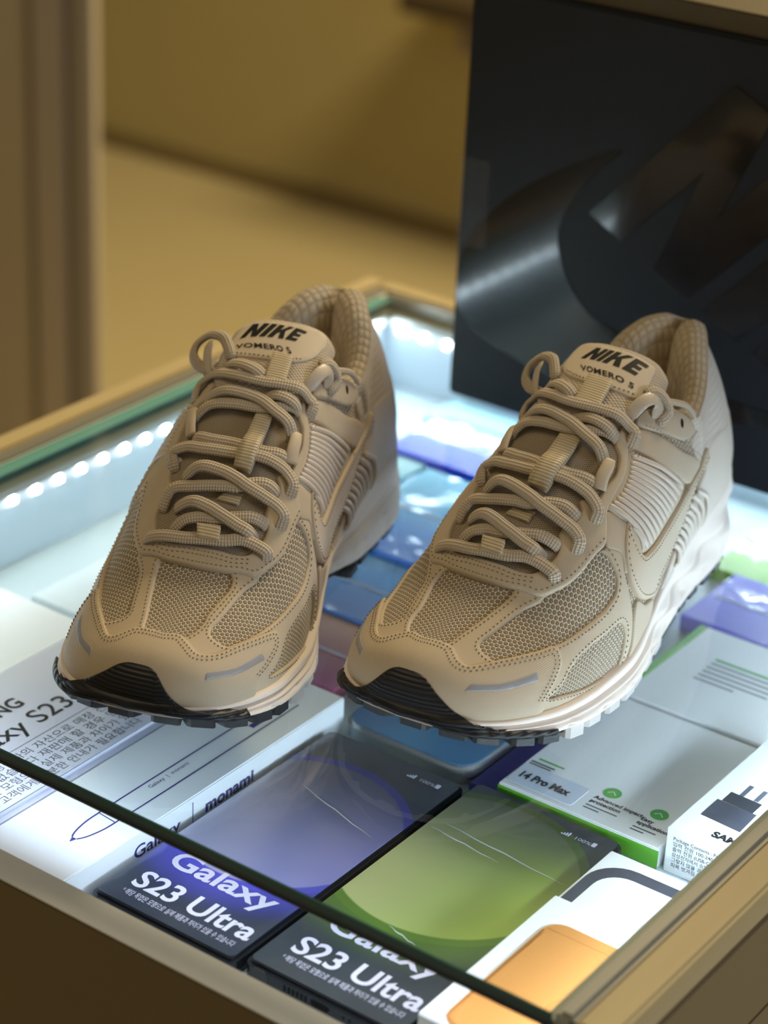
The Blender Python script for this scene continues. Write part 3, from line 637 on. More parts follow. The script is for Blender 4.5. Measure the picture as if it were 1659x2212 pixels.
# ------------------------------------------------------------------ sneaker builder
ZTOP = tab('-62:11 -52:14.5 -40:18.5 -34:20.7 -28:24 -19:30 -14:35 -10:39.3 -3:40.4 6:40.3 13:39 19:35.5 24:32.6 30:28.8 37:26 47:22.5 57:17.6 78:10.3 92:6')
def build_sneaker(x0, y0, th, m, label):
    root = empty('sneaker', (x0, y0, 0.0), -th)
    tag(root, label, 'shoe', 'pair of beige running shoes on the glass')
    s = Shoe(root, m)
    # --- base upper with the foot opening cut away
    us = LEN*(.5-.5*np.cos(np.linspace(0, np.pi, 150))); us[0] = .2; us[-1] = LEN-.2
    ts = np.linspace(-1, 1, 121)
    U, T = np.meshgrid(us, ts, indexing='ij'); P = S(U, T)-NRM(U, T)*.2
    nu, ntt = U.shape; Fc = []
    for i in range(nu-1):
        for j in range(ntt-1):
            uc = (us[i]+us[i+1])/2; tc = (ts[j]+ts[j+1])/2
            if uc > 181 and abs(tc) < TC(uc): continue
            Fc.append((i*ntt+j, (i+1)*ntt+j, (i+1)*ntt+j+1, i*ntt+j+1))
    UV = np.stack([U.ravel(), YF(T.ravel())], 1)
    vamp = s.put('mesh_upper', P.reshape(-1, 3), Fc, M_honey, uv=UV)
    # --- midsole: side wall lofted round the outline
    us2 = LEN*(.5-.5*np.cos(np.linspace(0, np.pi, 110)))
    ring = [(u, 1) for u in us2]+[(u, -1) for u in us2[-2:0:-1]]
    out = np.array([(u-(4*np.clip((u-230)/56, 0, 1)), (WL(u) if sd > 0 else -WM(u))) for u, sd in ring])
    uu_ = np.array([u for u, sd in ring]); sd_ = np.array([sd for u, sd in ring])
    Tn = np.roll(out, -1, 0)-np.roll(out, 1, 0); Tn /= np.linalg.norm(Tn, axis=1, keepdims=True)+1e-9
    Nn = np.stack([-Tn[:, 1], Tn[:, 0]], 1)
    if (Nn*(out-np.array([140, 0]))).sum() < 0: Nn = -Nn
    arc = np.r_[0, np.cumsum(np.linalg.norm(np.diff(out, axis=0), axis=1))]
    vs = np.linspace(0, 1, 34)
    arch = np.exp(-((uu_-148)/34)**2)*(sd_ < 0)               # inner side: waisted, lifted arch
    zt_ = ZB(uu_)+2.5+3.0*np.clip((uu_-95)/60, 0, 1); zs_ = SB(uu_)+3.0+6.0*arch
    prof = pch([0, .05, .12, .26, .32, .37, .44, .52, .58, .66, .80, .92, 1.0], [-.6, 2.2, 3.2, 3.5, 2.6, -.2, 2.6, 4.4, 2.6, 4.2, 5.2, 4.0, 1.0])
    proh = pch([0, .04, .10, .25, .38, .44, .52, .70, .78, .92, 1.0], [-.6, 1.4, 1.8, 2.0, 2.6, 1.4, 3.2, 4.4, 4.6, 3.8, 1.5])
    V = []; UVm = []
    for v in vs:
        k = np.clip((uu_-110)/50, 0, 1); k = k*k*(3-2*k)
        o_ = prof(v)*(1-k)+proh(v)*k
        zz = zt_+(zs_-zt_)*v
        pod = ((arc+22*v) % 27.0)/27.0
        notch = np.exp(-((pod-.5)/.035)**2)*np.clip((v-.52)/.12, 0, 1)*3.0
        lat = np.clip((uu_-22)/25, 0, 1)*np.clip((275-uu_)/20, 0, 1)
        o_ = o_-notch*lat
        # outer-side heel: swept cage bars; inner-side heel: raised smooth pad
        cage = np.sin((arc*.16)-(v*7.0))*1.8*np.clip((v-.15)/.2, 0, 1)*np.clip((.8-v)/.2, 0, 1)*k*(sd_ > 0)
        padm = 1.1*np.clip((np.minimum(np.minimum((uu_-186)/5, (250-uu_)/5), np.minimum((v-.34)*12, 3.0))), 0, 1)*(sd_ < 0)
        o_ = o_+cage+padm-11.0*arch*np.clip((v-.1)/.6, 0, 1)
        V += [np.r_[out[i]+Nn[i]*o_[i], zz[i]] for i in range(len(out))]
        UVm += [(arc[i], v*40) for i in range(len(out))]
    n = len(out); Fc = []
    for a in range(len(vs)-1):
        for i in range(n): Fc.append((a*n+i, a*n+(i+1) % n, (a+1)*n+(i+1) % n, (a+1)*n+i))
    b = (len(vs)-1)*n; nn = len(us2)
    for base in (0, b):
        for i in range(nn-1):
            l0, l1 = base+i, base+i+1; m0 = base+((n-i) % n); m1 = base+((n-i-1) % n)
            f = [l0, l1, m1, m0]; f = list(dict.fromkeys(f))
            if len(f) > 2: Fc.append(tuple(f))
    mid = s.put('midsole', np.array(V), Fc, M_mid, uv=UVm)
    # --- outsole plate and lugs
    V = []; pl = out+Nn*(.8-11.0*arch)[:, None]
    for dz in (4.2, .6):
        V += [np.r_[pl[i], SB(uu_[i])+dz+6.0*arch[i]] for i in range(n)]
    Fc = [(i, (i+1) % n, n+(i+1) % n, n+i) for i in range(n)]
    for base in (0, n):
        for i in range(nn-1):
            f = list(dict.fromkeys([base+i, base+i+1, base+((n-i-1) % n), base+((n-i) % n)]))
            if len(f) > 2: Fc.append(tuple(f))
    sole = s.put('outsole', np.array(V), Fc, M_lugb, uv=[(p[0], p[1]) for p in V])
    tot = arc[-1]
    for k, a0 in enumerate(np.arange(6, tot-6, 15.5)):
        i = int(np.argmin(abs(arc-a0))); u = uu_[i]
        white = 52 < u < 150
        if arch[i] > .25: continue
        c = out[i]+Nn[i]*(-2.6 if not white else -1.6); t = Tn[i]; nr = Nn[i]; zb = SB(u)
        # slope of the sole under this lug
        V = []
        for z_ in (zb-.1 if u > 70 else zb-2.2, zb+3.6 if not white else zb+6.0):
            for (a, q) in ((-5.6, -4.5), (5.6, -4.5), (6.2, 3.4), (4.8, 5.2), (-4.8, 5.2), (-6.2, 3.4)):
                uq = c[0]+t[0]*a+nr[0]*q
                V.append((uq, c[1]+t[1]*a+nr[1]*q, max(0.05, z_+(SB(uq)-zb))))
        s.put('lug', V, [(0,1,2,3,4,5)[::-1], (6,7,8,9,10,11)]+[(j, (j+1) % 6, 6+(j+1) % 6, 6+j) for j in range(6)], M_lugw if white else M_lugb, sole, smooth=False)
    # --- black rubber toe bumper wrapped on upper and midsole
    bvh = []
    for o in (vamp, mid):
        me = o.data; bvh.append(BVHTree.FromPolygons([v.co[:] for v in me.vertices], [tuple(p.vertices) for p in me.polygons]))
    tht = np.linspace(-60, 84, 80); nz = 26; V = []; UVb = []; okc = []
    for a in tht:
        zlo = None
        for q in range(nz):
            d = Vector((math.sin(math.radians(a)), -math.cos(math.radians(a)), 0)); d.x *= m
            ztop = float(ZTOP(a)); zmin = 4.0
            # bottom follows the sole line
            uedge = 45-50*math.cos(math.radians(a)); zmin = float(SB(max(-4, uedge)))+3.0
            z = zmin+(max(ztop, zmin+3.0)-zmin)*q/(nz-1)
            org = Vector((-2*m, 45, z))/1000+d*.12
            r = 0
            for b_ in bvh:
                hit = b_.ray_cast(org, -d, .12)
                if hit[0] is not None: r = max(r, .12-hit[3])
            if r == 0: r = .04
            e = (2.9 if q > nz*.3 else 1.6+1.3*q/(nz*.3))*(1.0 if q < nz-1 else .9)/1000
            ek = min(1.0, max(0.0, (abs(a+2)-28)/30)); e *= 1-.75*ek*ek*(3-2*ek)
            p = Vector((-2*m, 45, z))/1000+d*(r+e)
            V.append((p.y*1000, p.x*1000*m, p.z*1000)); UVb.append((a*.8, z))
    # smooth radially a little
    V = np.array(V).reshape(len(tht), nz, 3)
    for _ in range(2):
        V[:, 1:-1] = (V[:, :-2]+2*V[:, 1:-1]+V[:, 2:])/4
        V[1:-1] = (V[:-2]+2*V[1:-1]+V[2:])/4
    V[:, -1] = V[:, -1]
    Fc = []
    for i in range(len(tht)-1):
        for q in range(nz-1): Fc.append((i*nz+q, i*nz+q+1, (i+1)*nz+q+1, (i+1)*nz+q))
    bmp = s.put('toe_bumper', V.reshape(-1, 3), Fc, M_black, uv=UVb)
    md = bmp.modifiers.new('thickness', 'SOLIDIFY'); md.thickness = .0016; md.offset = 0.0
    # --- window frame over the mesh
    lat = [(103, .5), (106, .54), (109.3, .607), (107.3, .67), (107.9, .80), (108.9, .887), (106.6, .967), (99, .995), (60, .995), (30, .995), (18, .8), (16, .4)]
    frame_o = lat+[(19, 0)]+mir(lat)[::-1]+[(84, -.45), (75, -.38), (69, -.2), (67.5, 0), (69, .2), (75, .38), (84, .45)]
    holes = [F['win_c'], F['win_l'], F['win_s'], mir(F['win_l']), mir(F['win_s'])]
    fr = s.panel('vamp_frame', frame_o, M_lea, thick=1.0, holes=holes, edge=.9, closed_smooth=True)
    ST = [[], []]
    for Hh in holes:
        P = catmull(chart(Hh), 1.4); s.stitches(ST, resamp(inset(P, -2.0), 1.0, True), 1.05, closed=True)
    # --- toe cap
    cap = F['cap_m'][:10]+F['cap'][5:]
    capo = cap+[(36, .96), (30, .99), (16, .99), (6, .99), (2.5, .9), (2.0, .5), (2.0, 0), (2.0, -.5), (2.5, -.9), (6, -.99), (16, -.99), (28, -.97)]
    s.panel('toe_cap', capo, M_cap, thick=1.6, base=.7, edge=.8, closed_smooth=True)
    P = catmull(chart(cap), 1.2, False)
    for d in (2.0, 4.2): s.stitches(ST, resamp(inset(P, d, False), 1.0), 2.35)
    for side in (1, -1):
        pth = catmull(chart([(u, side*t) for u, t in F['refl']]), 1.0, False)
        o2 = np.vstack([inset(pth, 2.7, False), inset(pth, -2.7, False)[::-1]])
        s.panel('reflective_strip', o2[::2], M_refl, thick=.35, base=2.1, edge=.5, raw=True, skirt=1.6)
    # --- lace stay (horseshoe round the throat)
    gl = [(67.5, .32), (70, .36), (73, .385), (78.4, .425), (84.5, .452), (97, .472), (102.7, .485), (107, .45), (112, .405), (121, .40), (130, .398), (136, .365), (143, .31), (150, .285)]
    gin = [(149, .245), (142, .24), (136, .255), (133, .315), (126, .345), (118, .325), (112, .32), (107.4, .245), (104, .28), (99.5, .28), (95, .245), (91.7, .245), (87.5, .285), (84, .295), (78, .27), (73.8, .235), (71.8, .16), (71.6, .08), (71.5, 0)]
    front = [(66, .235), (63.9, .14), (62.8, 0)]
    stay = front[::-1][0:1]+front[1::-1]+gl+gin+mir(gin[:-1])[::-1]+mir(gl)[::-1]+mir(front[:2])
    s.panel('lace_stay', stay, M_lea, thick=1.5, base=1.0, edge=1.1, closed_smooth=True, step=1.2)
    P = catmull(chart(mir(gl[:7])[::-1]+mir(front[:2])+[front[2]]+front[1::-1]+gl[:7]), 1.2, False)
    for d in (2.0,): s.stitches(ST, resamp(inset(P, -d, False) if area2(chart(stay)) > 0 else inset(P, -d, False), 1.0), 2.5)
    P = catmull(chart(mir(gin[-4:])+gin[-2:-5:-1]), 1.2, False)
    s.stitches(ST, resamp(inset(P, 2.0, False), 1.0), 2.5); s.stitches(ST, resamp(inset(P, 3.6, False), 1.0), 2.5)
    # --- tongue
    tm = [(70, .2), (80, .30), (100, .34), (125, .38), (150, .36), (152, 0)]
    s.panel('tongue', tm[:-1]+mir(tm[:-1])[::-1], M_tmesh, thick=.7, base=.2, edge=1.0, closed_smooth=False)
    pad = [(137, .05), (138.5, .17), (146, .27), (160, .33), (174, .37), (182, .36), (185, .25), (184, .1), (183.5, 0)]
    s.panel('tongue_pad', pad+mir(pad)[::-1], M_pad, thick=4.2, base=.6, edge=5.5, step=1.6, skirt=-7)
    lo = [(171, -.235), (177, -.25), (181, -.225), (179.3, -.05), (178.8, .05), (178.9, .17), (178.9, .225), (171, .245), (163.5, .25), (157.6, .22), (155.8, .12), (155.2, .03), (156, -.06), (158.9, -.14), (164, -.2)]
    lab = s.panel('tongue_label', lo, M_label, thick=.9, base=4.5, edge=.5, skirt=3.0)
    s.stitches(ST, catmull(chart([(u, t) for u, t in ((160.2, -.13), (157.6, -.05), (157, .03), (157.6, .12), (159.2, .2))]), 1.0, False), 5.45, pitch=2.0)
    # lettering on the label
    Ls, wd = block_letters(); V2, F2 = densify(*fill2d(Ls), .22)
    tl = np.linspace(0, .6, 400); pl_ = S(166.0, tl); yl = np.r_[0, np.cumsum(np.linalg.norm(np.diff(pl_, axis=0), axis=1))]
    def place(c):            # measured along the label's own curve
        c = np.array([(u, np.sign(t)*np.interp(abs(t), tl, yl)) for u, t in c])
        if m < 0:        # mirrored foot: same place, print still reads left to right
            c = np.array([(c[3][0], c[2][1]), (c[2][0], c[3][1]), (c[1][0], c[0][1]), (c[0][0], c[1][1])])
        return c
    c = place(F['nike'])
    def quad(V2, c, hgt):
        x = V2[:, 0][:, None]; y = V2[:, 1][:, None]
        q = (c[0]*(1-x)+c[3]*x)*(1-y)+(c[1]*(1-x)+c[2]*x)*y
        q[:, 1] = YF(np.sign(q[:, 1])*np.interp(np.abs(q[:, 1]), yl, tl))
        return SH(q, np.full(len(q), hgt))
    # subdivide so the print follows the curved label
    V3 = V2.copy(); V3[:, 0] /= wd
    o = s.put('lettering', quad(V3, c, 5.6), F2, M_ink, lab, smooth=False)
    o['label'] = 'black slanted brand lettering on the tongue label'
    Vt, Ft = text_geo('VOMERO 5', 1.0, .022, spacing=1.1)
    Vt, Ft = densify(Vt[:, :2], Ft, .35); Vt = Vt.copy(); Vt[:, 0] = (Vt[:, 0]-Vt[:, 0].min())/(Vt[:, 0].max()-Vt[:, 0].min()); Vt[:, 1] = (Vt[:, 1]-Vt[:, 1].min())/(Vt[:, 1].max()-Vt[:, 1].min())
    s.put('lettering', quad(Vt, place(F['vom']), 5.62), Ft, M_ink, lab, smooth=False)
    # --- webbing loops on the tongue centre line
    def quadp(k): return [(u, m*t) for u, t in F[k]]
    s.panel('webbing_loop', quadp('web0'), M_web, thick=.6, base=5.7, edge=.4, closed_smooth=False, skirt=4.9)
    s.panel('webbing_loop', quadp('web1'), M_web, thick=.9, base=1.6, edge=.6, closed_smooth=False, skirt=0)
    s.panel('webbing_loop', quadp('web2'), M_web, thick=.6, base=3.2, edge=.4, closed_smooth=False, skirt=2.4, hfun=lambda V: 2.9*np.exp(-((V[:, 0]-111)/7)**4))
    s.panel('webbing_loop', [(158.5, 0.0), (158, m*.09), (142.3, m*.1), (141.2, m*.007)], M_web, thick=.6, base=7.6, edge=.4, closed_smooth=False, skirt=6.6)
    # --- both sides: rib panel, ribs, strap, eyelet tab, swoosh, side pieces
    for side in (1, -1):
        f = (lambda pts: [(u, side*t) for u, t in pts])
        s.panel('quarter_panel', f([(103, .49), (112, .40), (116.5, .50), (119.5, .585), (113, .62), (109.5, .70), (107.2, .68), (108.5, .60)]), M_lea, thick=.8, base=.6, edge=.8)
        rp = s.panel('rib_panel', f(F['ribp']), M_smooth, thick=1.0, base=.2, edge=.8)
        for i in range(13):
            a = F['rib%d' % i]; hs = [1.0]+[1.75]*(len(a)-2)+[1.35]
            s.strand('rib', f(a), hs, M_rib, 1.35, 1.05, rp)
        st = s.panel('side_strap', f(F['strap']), M_lea, thick=1.0, base=1.0, edge=.8)
        up_, lw_ = F['strap'][1:6], F['strap'][7:12]
        for pth, d in ((up_, 2.2), (lw_, 2.2)):
            P = catmull(chart(f(pth)), 1.0, False); s.stitches(ST, resamp(inset(P, -d*side, False), 1.0), 2.05)
        tb = s.panel('eyelet_tab', f(F['tab']), M_lea, thick=1.2, base=2.0, edge=.8)
        hu, htt = F['tabhole'][0]
        hp = [(hu+1.7*math.cos(a), side*htt+.022*math.sin(a)) for a in np.linspace(0, 2*math.pi, 14)[:-1]]
        s.panel('eyelet', hp, M_dark, thick=.15, base=3.1, edge=.4, parent=tb, step=.6, skirt=2.8)
        P = catmull(chart(f([(183, .672), (175, .627), (161, .495), (153, .378)])), 1.0, False)
        s.stitches(ST, resamp(inset(P, 1.6*side, False), 1.0), 3.1)
        sw = s.panel('side_logo', f(F['swoosh']), M_smooth, thick=1.2, base=1.3, edge=.9, step=1.2)
        P = catmull(chart(f(F['swoosh'])), 1.2); s.stitches(ST, resamp(inset(P, 1.7), 1.0, True), 2.45, closed=True)
        s.panel('side_panel', f([(113, .855), (125.8, .935), (139, .975), (134, .995), (112, .995), (103, .995), (107.8, .965), (110, .893)]), M_cap, thick=.9, base=.6, edge=.8)
        hc = [(206, .88), (214, .845), (216, .79), (232, .77), (250, .79), (268, .78), (280, .74), (285.5, .70), (285.5, .995), (262, .995), (225, .995), (196, .995), (150, .995), (162, .985), (186, .945)]
        hb = s.panel('heel_counter', f(hc), M_rib, thick=1.1, base=.1, edge=1.2)
        for i in range(9):
            a = F['rip%d' % i]; s.strand('ridge', f(a), [1.4, 2.5, 2.5, 1.4], M_rib, 1.5, 1.1, hb)
        cq = [(202, .80), (196, .70), (206, .68), (222, .62), (240, .53), (256, .47), (272, .42), (285.5, .36), (285.5, .72), (268, .80), (240, .80), (215, .83)]
        s.panel('heel_quarter', f(cq), M_collar, thick=.8, base=.1, edge=1.0)
    # --- stitching gathered (far too many to pick apart)
    o = s.put('stitching', ST[0], ST[1], M_stitch, smooth=False); o['kind'] = 'stuff'
    # --- padded collar and lining
    cu = np.r_[np.linspace(166, 284, 56), 285.7]
    tt = [(u, TC(u)) for u in cu]; pathc = tt+[(u, -t) for u, t in tt[::-1][1:]]
    pathc = np.array(pathc); n = len(pathc)
    C3 = S(pathc[:, 0], pathc[:, 1]); C3[1:-1] = (C3[:-2]+2*C3[1:-1]+C3[2:])/4
    Tg = np.gradient(C3, axis=0); Tg /= np.linalg.norm(Tg, axis=1, keepdims=True)
    cen = np.array([222., 0, 0]); outw = C3-cen; outw[:, 2] = 0
    outw -= (outw*Tg).sum(1, keepdims=True)*Tg; outw /= np.linalg.norm(outw, axis=1, keepdims=True)
    e1 = np.tile([0, 0, 1.], (n, 1)); e1 -= (e1*outw).sum(1, keepdims=True)*outw; e1 /= np.linalg.norm(e1, axis=1, keepdims=True)
    endk = np.clip(np.minimum(np.arange(n), n-1-np.arange(n))/14.0, .12, 1)
    ctr = np.exp(-((np.arange(n)-(n-1)/2)/3.0)**2)             # heel crease
    wid = np.exp(-((np.arange(n)-(n-1)/2)/15.0)**2)
    prof_c = [(-16, .6), (-9, 1.6), (-3, 2.2), (1.5, 1.2), (4.0, -2.0), (4.2, -5.5), (2.0, -9.0), (-3, -11.5), (-12, -13.0), (-24, -13.5), (-36, -13.0), (-48, -12.5)]
    V = []; UVc = []
    al = np.r_[0, np.cumsum(np.linalg.norm(np.diff(C3, axis=0), axis=1))]
    for j, (a, b_) in enumerate(prof_c):
        inn = np.clip((-b_-1)/9.0, 0, 1)
        bb = b_*(1+.25*wid*(b_ < 0))+inn*9.0*ctr
        aa = np.where(a < -4, a*endk, a)+(4.5*wid-5.0*ctr)*(a > -6)
        V += list(C3+e1*np.reshape(aa, (-1, 1))+outw*np.reshape(bb, (-1, 1)))
        UVc += [(al[i], j*5.5) for i in range(n)]
    Fc = [(j*n+i, j*n+i+1, (j+1)*n+i+1, (j+1)*n+i) for j in range(len(prof_c)-1) for i in range(n-1)]
    k = 3
    Vo = np.array(V)
    s.put('collar', Vo[:(k+1)*n], [f for f in Fc if max(f) < (k+1)*n], M_collar, uv=UVc[:(k+1)*n])
    lin = s.put('collar_lining', Vo[k*n:], [tuple(i-k*n for i in f) for f in Fc if min(f) >= k*n], M_lining, uv=UVc[k*n:])
    for nm in ('collar_lining',):
        md = lin.modifiers.new('smooth', 'SUBSURF'); md.levels = 1; md.render_levels = 1
    # insole
    P = [np.array([u, w_, 52.]) for u in (150,) for w_ in (-24, 24)]
    uu = np.linspace(140, 272, 24); V = []
    for u in uu: V += [(u, -WM(u)*.82, 50+.02*(u-140)), (u, WL(u)*.82, 50+.02*(u-140))]
    s.put('insole', V, [(2*i, 2*i+1, 2*i+3, 2*i+2) for i in range(len(uu)-1)], M_lining, uv=[(v[0], v[1]) for v in V])
    # small printed mark on the lining beside the tongue
    mk_ = Vo[5*n:6*n]; i0 = 26 if True else 0
    for i0, colr, z0, z1 in ((23, M_ink, .35, .55), (23, M_red, .05, .3)):
        j0 = n-1-i0
        A = Vo[(7)*n+j0]; B = Vo[7*n+j0-4]; Cc = Vo[8*n+j0]; Dd = Vo[8*n+j0-4]
        q = lambda x, y: (A*(1-x)+B*x)*(1-y)+(Cc*(1-x)+Dd*x)*y
        off = -outw[j0]*.9+0
        V = [q(.1, 1-z1)+off, q(.9, 1-z1)+off, q(.75, 1-z0)+off, q(0.0, 1-z0)+off]
        s.put('lining_mark', V, [(0, 1, 2, 3)], colr, lin, smooth=False)
    # --- laces
    lc = empty('lace'); lc.parent = root
    for k in ('a1', 'a2', 'a3', 'a4', 'a5', 'a6', 'c5', 'b2', 'b3', 'b4', 'b5', 'b6'):
        p = F['lace_'+k]; nP = len(p)
        if k == 'a6': p = [(142.0, -.36), (146.5, -.345), (148.5, -.28)]+p[3:]; nP = len(p)
        hi = 4.3 if k[0] == 'a' else 5.9
        if k == 'b4': hi = 3.6
        if k in ('c5',): hi = 6.0
        hs = [hi]*nP
        for i, (u, t) in enumerate(p):
            if u > 139 and abs(t) < .27: hs[i] = max(hs[i], 7.2 if k[0] == 'a' else 8.0)
        hs[0] = 2.9; hs[-1] = 2.6
        ch = chart(p); d0 = ch[0]-ch[1]; d1 = ch[-1]-ch[-2]
        e0 = ch[0]+d0/np.linalg.norm(d0)*2.6; e1_ = ch[-1]+d1/np.linalg.norm(d1)*2.4
        p = [(e0[0], float(TF(e0[1])))]+list(p)+[(e1_[0], float(TF(e1_[1])))]; hs = [.4]+hs+[-.6]
        s.strand('lace_strand', [(u, m*t) for u, t in p], hs, M_lace, 3.0, 1.25, lc)
    def ml(*P): return [(u, m*t) for u, t in P]
    s.strand('lace_strand', ml((151, -.27), (154, -.345), (158.5, -.375), (163.5, -.36), (167, -.31), (165, -.24), (159, -.19), (154, -.16)), [3, 8, 13, 15, 14, 11, 8, 6], M_lace, 2.75, 1.7, lc)
    s.strand('lace_strand', ml((162, .25), (166.7, .291), (169, .357), (168.7, .416), (163, .42), (161, .40)), [7, 7.5, 7, 6, 4, 2.5], M_lace, 2.75, 1.6, lc)
    s.strand('lace_strand', ml((169, .36), (176, .42), (185, .50), (194, .60)), [5, 5, 5, 3.5], M_lace, 1.6, 1.2, lc)
    s.strand('lace_loop', ml((149, .245), (154, .255), (158.5, .27), (163.2, .305), (164, .347), (160.8, .388)), [3.5, 6.5, 8, 8, 6.5, 3], M_loop, 3.2, .7, lc)
    s.strand('lace_loop', ml((149, -.31), (154, -.30), (159, -.29), (163, -.285)), [3.5, 8, 11.5, 12.5], M_loop, 3.4, .7, lc)
    s.strand('lace_loop', ml((131, -.29), (127, -.27), (122, -.25), (117, -.23)), [3.4, 3.9, 3.9, 3.0], M_smooth, 2.6, 1.2, lc, taper=False)
    s.strand('lace_loop', ml((128, .27), (125, .28), (120, .285), (115.5, .305)), [3.4, 4.0, 4.0, 2.8], M_smooth, 3.0, 1.1, lc, taper=False)
    return root

build_sneaker(-.452, .672, -.083, 1, 'beige mesh running shoe nearest the black shoe box, outer side showing')
build_sneaker(-.541, .603, -.312, -1, 'beige mesh running shoe nearest the lit left rail, toe over the pen box')
# ------------------------------------------------------------------ goods inside the case
M_card = plain('white_card', (.84, .89, .95), .55, .4, nscale=500, nstr=.1, ndist=.0002)
M_cardw = plain('bright_card', (.83, .85, .88), .5, .4)
M_lav = plain('lavender_card', (.70, .72, .86), .45, .4, nscale=20, nstr=0, var=.04)
M_navy = plain('indigo_print', (.05, .045, .22), .6, .3)
M_txt = plain('black_print', (.012, .013, .018), .6, .3)
M_grey = plain('grey_print', (.10, .11, .14), .6, .3)
M_ltx = plain('pale_print', (.62, .62, .78), .5, .3)
M_green = plain('green_card', (.12, .42, .03), .45, .4, coat=.4)
M_greenp = plain('green_print', (.07, .40, .06), .5, .3)
M_frame = plain('phone_frame', (.035, .040, .050), .25, .6, metal=.5)
M_silver = plain('silver_frame', (.55, .57, .58), .22, .6, metal=.8)
M_hole = plain('port_hole', (.003, .003, .004), .6, .2)
M_purple = plain('purple_card', (.075, .06, .33), .4, .4, coat=.5)
M_orange = plain('tan_leather', (.55, .235, .062), .5, .4, nscale=700, nstr=.25, ndist=.0003, var=.05)
M_orangd = plain('tan_leather_seam', (.36, .13, .03), .6, .3)
M_slate = plain('slate_print', (.055, .06, .085), .5, .4, nscale=90, nstr=.15, var=.4)
def film(name, col_fn, wr=.35):
    """printed sheet under glossy, slightly crumpled cellophane; col_fn gets (nt, x, y, vec)"""
    m, nt, bs = new_mat(name)
    t = nt.nodes.new('ShaderNodeTexCoord'); s_ = nt.nodes.new('ShaderNodeSeparateXYZ'); nt.links.new(t.outputs['Object'], s_.inputs[0])
    c = col_fn(nt, s_.outputs[0], s_.outputs[1], t.outputs['Object'])
    if isinstance(c, tuple): bs.inputs['Base Color'].default_value = (*c, 1)
    else: nt.links.new(c, bs.inputs['Base Color'])
    bs.inputs['Roughness'].default_value = .45
    bs.inputs['Coat Weight'].default_value = .8; bs.inputs['Coat Roughness'].default_value = .05
    n1 = nt.nodes.new('ShaderNodeTexVoronoi'); n1.inputs['Scale'].default_value = 34; n1.feature = 'SMOOTH_F1'
    n2 = noise(nt, t.outputs['Object'], 60, 4)
    nt.links.new(t.outputs['Object'], n1.inputs['Vector'])
    h = mth(nt, 'ADD', n1.outputs[0], mth(nt, 'MULTIPLY', n2, .5))
    b = nt.nodes.new('ShaderNodeBump'); b.inputs['Strength'].default_value = wr; b.inputs['Distance'].default_value = .005
    nt.links.new(h, b.inputs['Height']); nt.links.new(b.outputs[0], bs.inputs['Coat Normal'])
    return m
def sm(nt, x, a, b):
    n = nt.nodes.new('ShaderNodeMapRange'); n.interpolation_type = 'SMOOTHSTEP'
    n.inputs[1].default_value = a; n.inputs[2].default_value = b; nt.links.new(x, n.inputs[0]); return n.outputs[0]
def planet(cx, cy, r, inner, mid, rim, dark):
    """printed disc on dark ground for the mock-up screens, sheen painted into its inner tone"""
    def fn(nt, x, y, vec):
        dx = mth(nt, 'SUBTRACT', x, cx); dy = mth(nt, 'SUBTRACT', y, cy)
        d = mth(nt, 'SQRT', mth(nt, 'ADD', mth(nt, 'MULTIPLY', dx, dx), mth(nt, 'MULTIPLY', dy, dy)))
        base = mixc(nt, noise(nt, vec, 40, 4), dark, tuple(c*1.9+.01 for c in dark))
        glow = mth(nt, 'MULTIPLY', sm(nt, d, r*1.42, r*.95), sm(nt, dy, .01, -.05))
        base = mixc(nt, mth(nt, 'MULTIPLY', glow, .8), base, rim)
        top = sm(nt, dy, -.02, .055)
        c_in = mixc(nt, sm(nt, dx, -.04, .05), inner, mid)  # paler inner side paints a sheen over the print
        c_in = mixc(nt, mth(nt, 'MULTIPLY', top, .85), c_in, dark)
        ring = mixc(nt, sm(nt, dy, -.03, .06), rim, tuple(c*.35 for c in rim))
        c = mixc(nt, sm(nt, d, r*.90, r*.925), c_in, ring)
        c = mixc(nt, sm(nt, d, r*.985, r), c, base)
        return c
    return fn
def phone(name, x0, x1, y0, y1, z1, scr, label, frame=M_frame, rad=.004, th=.0088, ports=False, group=None):
    cx, cy = (x0+x1)/2, (y0+y1)/2; r = empty(name, (cx, cy, z1-th)); tag(r, label, 'phone', group)
    hx, hy = (x1-x0)/2, (y1-y0)/2
    slab('frame', rrect(-hx, hx, -hy, hy, rad), 0, th-.0002, frame, r, bev=.0016, smooth=False)
    sc = slab('screen', rrect(-hx+.0016, hx-.0016, -hy+.0022, hy-.0016, max(.001, rad-.001)), th-.0006, th+.0002, scr, r)
    if ports:
        yb = -hy-.00012
        def hole(nm, xa, xb, za, zb, mat=M_hole):
            P = rrect(xa, xb, za, zb, min(xb-xa, zb-za)*.45, 4)
            V = [(p[0], yb, p[1]) for p in P]+[(p[0], yb+.0004, p[1]) for p in P]; n = len(P)
            mk(nm, V, [tuple(range(n))]+[(i, (i+1) % n, n+(i+1) % n, n+i) for i in range(n)], mat, r, smooth=False)
        hole('pen_cap', -hx+.004, -hx+.0125, .0012, .0074, plain('pen_cap', (.06, .066, .072), .3, metal=.4))
        for k in range(6): hole('speaker_slot', -hx+.0205+k*.0021, -hx+.0217+k*.0021, .0030, .0062)
        hole('microphone', -hx+.0364, -hx+.0376, .0040, .0052)
        hole('charging_port', -.0046, .0046, .0031, .0060)
        for k in range(2): hole('speaker_slot', .011+k*.003, .0122+k*.003, .0038, .0054)
    return r, sc
EX, EY, EZ = (1, 0, 0), (0, 1, 0), (0, 0, 1)
